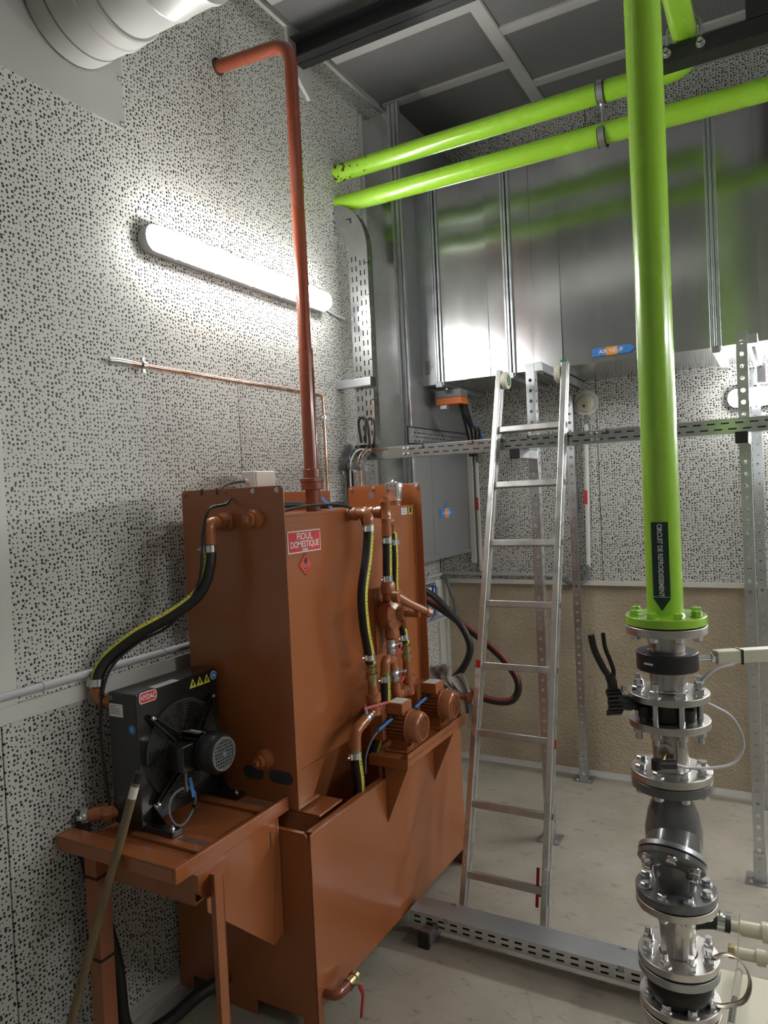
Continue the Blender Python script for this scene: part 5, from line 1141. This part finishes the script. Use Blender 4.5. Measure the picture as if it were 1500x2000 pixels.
part('flexible_tail', G().tube(cr_path([(.75, 4.232, 1.198), (.80, 4.225, 1.18), (.85, 4.215, 1.152), (.905, 4.215, 1.152), (.945, 4.228, 1.19), (.953, 4.232, 1.26)]), .011, 12), M['pvcdk'], bc)
part('riser', G().cyl((.953, 4.235, 1.25), (.972, 4.235, 2.075), .0125, n=14), M['white'], bc)
part('riser_tip', G().cyl((.972, 4.235, 2.075), (.973, 4.235, 2.13), .009, n=12), M['pvcdk'], bc)
for x in (.12, .30, .55): part('clip', G().ring((x, 4.232, 1.204), (1, 0, 0), .0125, .015, .008, 16), M['pvc'], bc)
part('red_marker', G().box(.948, .966, 4.219, 4.2225, 1.615, 1.695), M['redl'], bc)
dc = thing('duct_side_conduit', 'white conduit with red marker between duct and ladder on the back wall', 'conduit', (.29, 4.235, 1.22))
part('tube', G().cyl((.285, 4.237, 1.22), (.285, 4.237, 1.96), .0125, n=14), M['white'], dc)
part('red_marker', G().box(.278, .292, 4.221, 4.2245, 1.60, 1.68), M['redl'], dc)
sn = thing('smoke_detector', 'white round ceiling-type detector mounted on the back wall right of the ladder', 'detector', (.97, 4.2, 2.15))
part('base', G().lathe((.972, YB, 2.20), (0, -1, 0), [(0, 0), (0, .074), (.006, .074), (.012, .066), (.012, 0)], 36), M['white'], sn)
part('dome', G().lathe((.972, YB-.012, 2.195), (0, -1, -.12), [(0, 0), (0, .052), (.016, .050), (.03, .040), (.038, .022), (.04, 0)], 32), M['cream'], sn)
part('lens', G().cyl((.972, YB-.05, 2.180), (.972, YB-.055, 2.178), .008), M['greyp'], sn)
# flexible conduit by electrical box
single('flexible_conduit', G().tube(cr_path([(.05, 4.22, 1.18), (.065, 4.22, 1.12), (.10, 4.22, 1.02), (.105, 4.22, .94), (.09, 4.22, .9)]), .011, 12), M['pvcdk'], 'dark grey flexible conduit curving down the beige wall beside the corner', 'conduit')
eb = thing('electrical_panel', 'open electrical panel with blue relays in the corner behind the tank', 'electrical box', (.05, 3.95, .94))
part('back_plate', G().box(.0, .02, 3.7, 4.12, .95, 1.16), M['zincdk'], eb)
for k in range(4):
    r_ = part('relay', G().box(.02, .07, 3.98-.07*k, 4.03-.07*k, 1.05, 1.15), M['bluedk'] if k != 1 else M['white'], eb, bevel=.002)
    part('relay_label', G().box(.07, .0706, 3.985-.07*k, 3.997-.07*k, 1.06, 1.14), M['paper'], r_)
part('bottom_shelf', G().box(.0, .09, 3.68, 4.14, .935, .948), M['pvc'], eb, bevel=.002)
for k in range(5):
    part('wire', G().tube(cr_path([(.06, 3.97-.05*k, 1.05), (.085, 3.965-.05*k, 1.01), (.07, 3.95-.06*k, .96), (.05, 3.93-.05*k, .95)]), .0035, 6), M[['blue', 'white', 'blue', 'greyp', 'white'][k]], eb)

# hoses and rag by the wall behind the tank
hose('black_supply_hose', 'thick black hose curling in a half loop behind the tank by the ladder', [(.05, 3.46, 1.30), (.20, 3.42, 1.235), (.335, 3.40, 1.19), (.43, 3.39, 1.11), (.51, 3.38, 1.03), (.548, 3.38, .93), (.515, 3.37, .835), (.45, 3.35, .765), (.36, 3.33, .735)], .0185)
hr = hose('red_black_hose', 'red and black striped hose making a large loop behind the ladder', [(.05, 3.55, 1.27), (.22, 3.5, 1.165), (.36, 3.47, 1.10), (.54, 3.46, .985), (.69, 3.46, .865), (.765, 3.46, .75), (.735, 3.45, .66), (.62, 3.43, .655), (.49, 3.41, .71), (.40, 3.39, .77)], .0185)
path = cr_path([(.05, 3.55, 1.27), (.22, 3.5, 1.165), (.36, 3.47, 1.10), (.54, 3.46, .985), (.69, 3.46, .865), (.765, 3.46, .75), (.735, 3.45, .66), (.62, 3.43, .655), (.49, 3.41, .71), (.40, 3.39, .77)])
part('red_stripe', G().tube([p+V(.004, -.0070, .0095) for p in path], .0098, 12), M['redrub'], hr)
single('cable_tie', G().tube([(.20, 3.44, 1.10), (.24, 3.40, 1.17), (.335, 3.385, 1.31)], .002, 6), M['ink'], 'long loose black cable tie end sticking up from the two hoses', 'cable tie')
# rag
def rag(o, u, v, W_, H, seed, amp):
    rn = random.Random(seed); n, mm = 16, 20; g = G(); o, u, v = Vector(o), Vector(u), Vector(v); w = u.cross(v).normalized(); vs = []
    ph = [rn.uniform(0, 6) for _ in range(6)]
    for i in range(n+1):
        for j in range(mm+1):
            a, b = i/n, j/mm
            wd = W_*(1-.35*b+.12*math.sin(3*b+ph[0])); x = (a-.5)*wd+.02*math.sin(4*b+ph[1])
            dz = amp*(math.sin(a*9+ph[2]+b*3)+.6*math.sin(a*17+ph[3]-b*4)+.4*math.sin(b*11+ph[4]))*.5
            vs.append(o+u*x+v*(b*H*(1-.18*math.sin(a*PI*1.0+ph[5])))+w*dz)
    g.add(vs, [[i*(mm+1)+j, (i+1)*(mm+1)+j, (i+1)*(mm+1)+j+1, i*(mm+1)+j+1] for i in range(n) for j in range(mm)]); return g
rg_ = thing('rag', 'grey crumpled cotton rag hanging over the hose behind the pumps', 'rag', (.46, 3.33, .7))
part('front_fold', rag((.40, 3.315, .845), (.95, .05, .15), (.30, -.05, -.95), .15, .15, 3, .034), M['rag'], rg_, solid=.003, ang=80)
part('rear_fold', rag((.47, 3.325, .79), (.85, .05, .35), (.40, -.03, -.92), .11, .21, 8, .034), M['rag'], rg_, solid=.003, ang=80)
pt = thing('pipe_stand', 'small cluttered galvanised bracket and pipe ends under the rag', 'bracket', (.36, 3.3, .66))
part('bracket', G().bar((.30, 3.22, .765), (.44, 3.20, .70), .05, .004).box(.40, .43, 3.27, 3.30, .0, .74), M['zincdk'], pt)
part('pipe_end', G().cyl((.30, 3.34, .74), (.38, 3.33, .74), .02).cyl((.33, 3.30, .72), (.33, 3.30, .78), .016), M['blackm'], pt)
part('yellow_cap', G().cyl((.30, 3.27, .80), (.315, 3.268, .81), .012), M['yellow'], pt)
part('red_cap', G().cyl((.30, 3.26, .76), (.312, 3.258, .765), .016), M['redh'], pt)
single('far_pump_plug', G().lathe((.70, 2.86, .83), (1, .1, 0), [(0, 0), (0, .01), (.04, .01), (.04, .018), (.05, .026), (.058, .026), (.062, .018), (.062, 0)], 18).cyl((.70, 2.86, .744), (.70, 2.86, .84), .012), M['orange'], 'rust orange threaded pipe end beyond the second pump', 'pipe fitting')

# ================================================================== BROOM HANDLE
bh = thing('broom_handle', 'worn wooden broom handle leaning on the orange stand in front of the black cooler', 'broom', (.10, 1.227, 0))
h0, h1 = V(.10, 1.227, .0), V(.354, 1.41, .974)
d = (h1-h0).normalized()
part('shaft', G().cyl(h0, h1-d*.03, .0125, .0125, 14), M['wood'], bh)
part('tip', G().cyl(h1-d*.03, h1, .0128, .012, 14), M['blackm'], bh)
part('worn_patch', G().tube([h1-d*.075+V(.0008, -.0008, 0), h1-d*.04+V(.0008, -.0008, 0)], .0121, 14), M['paper'], bh)
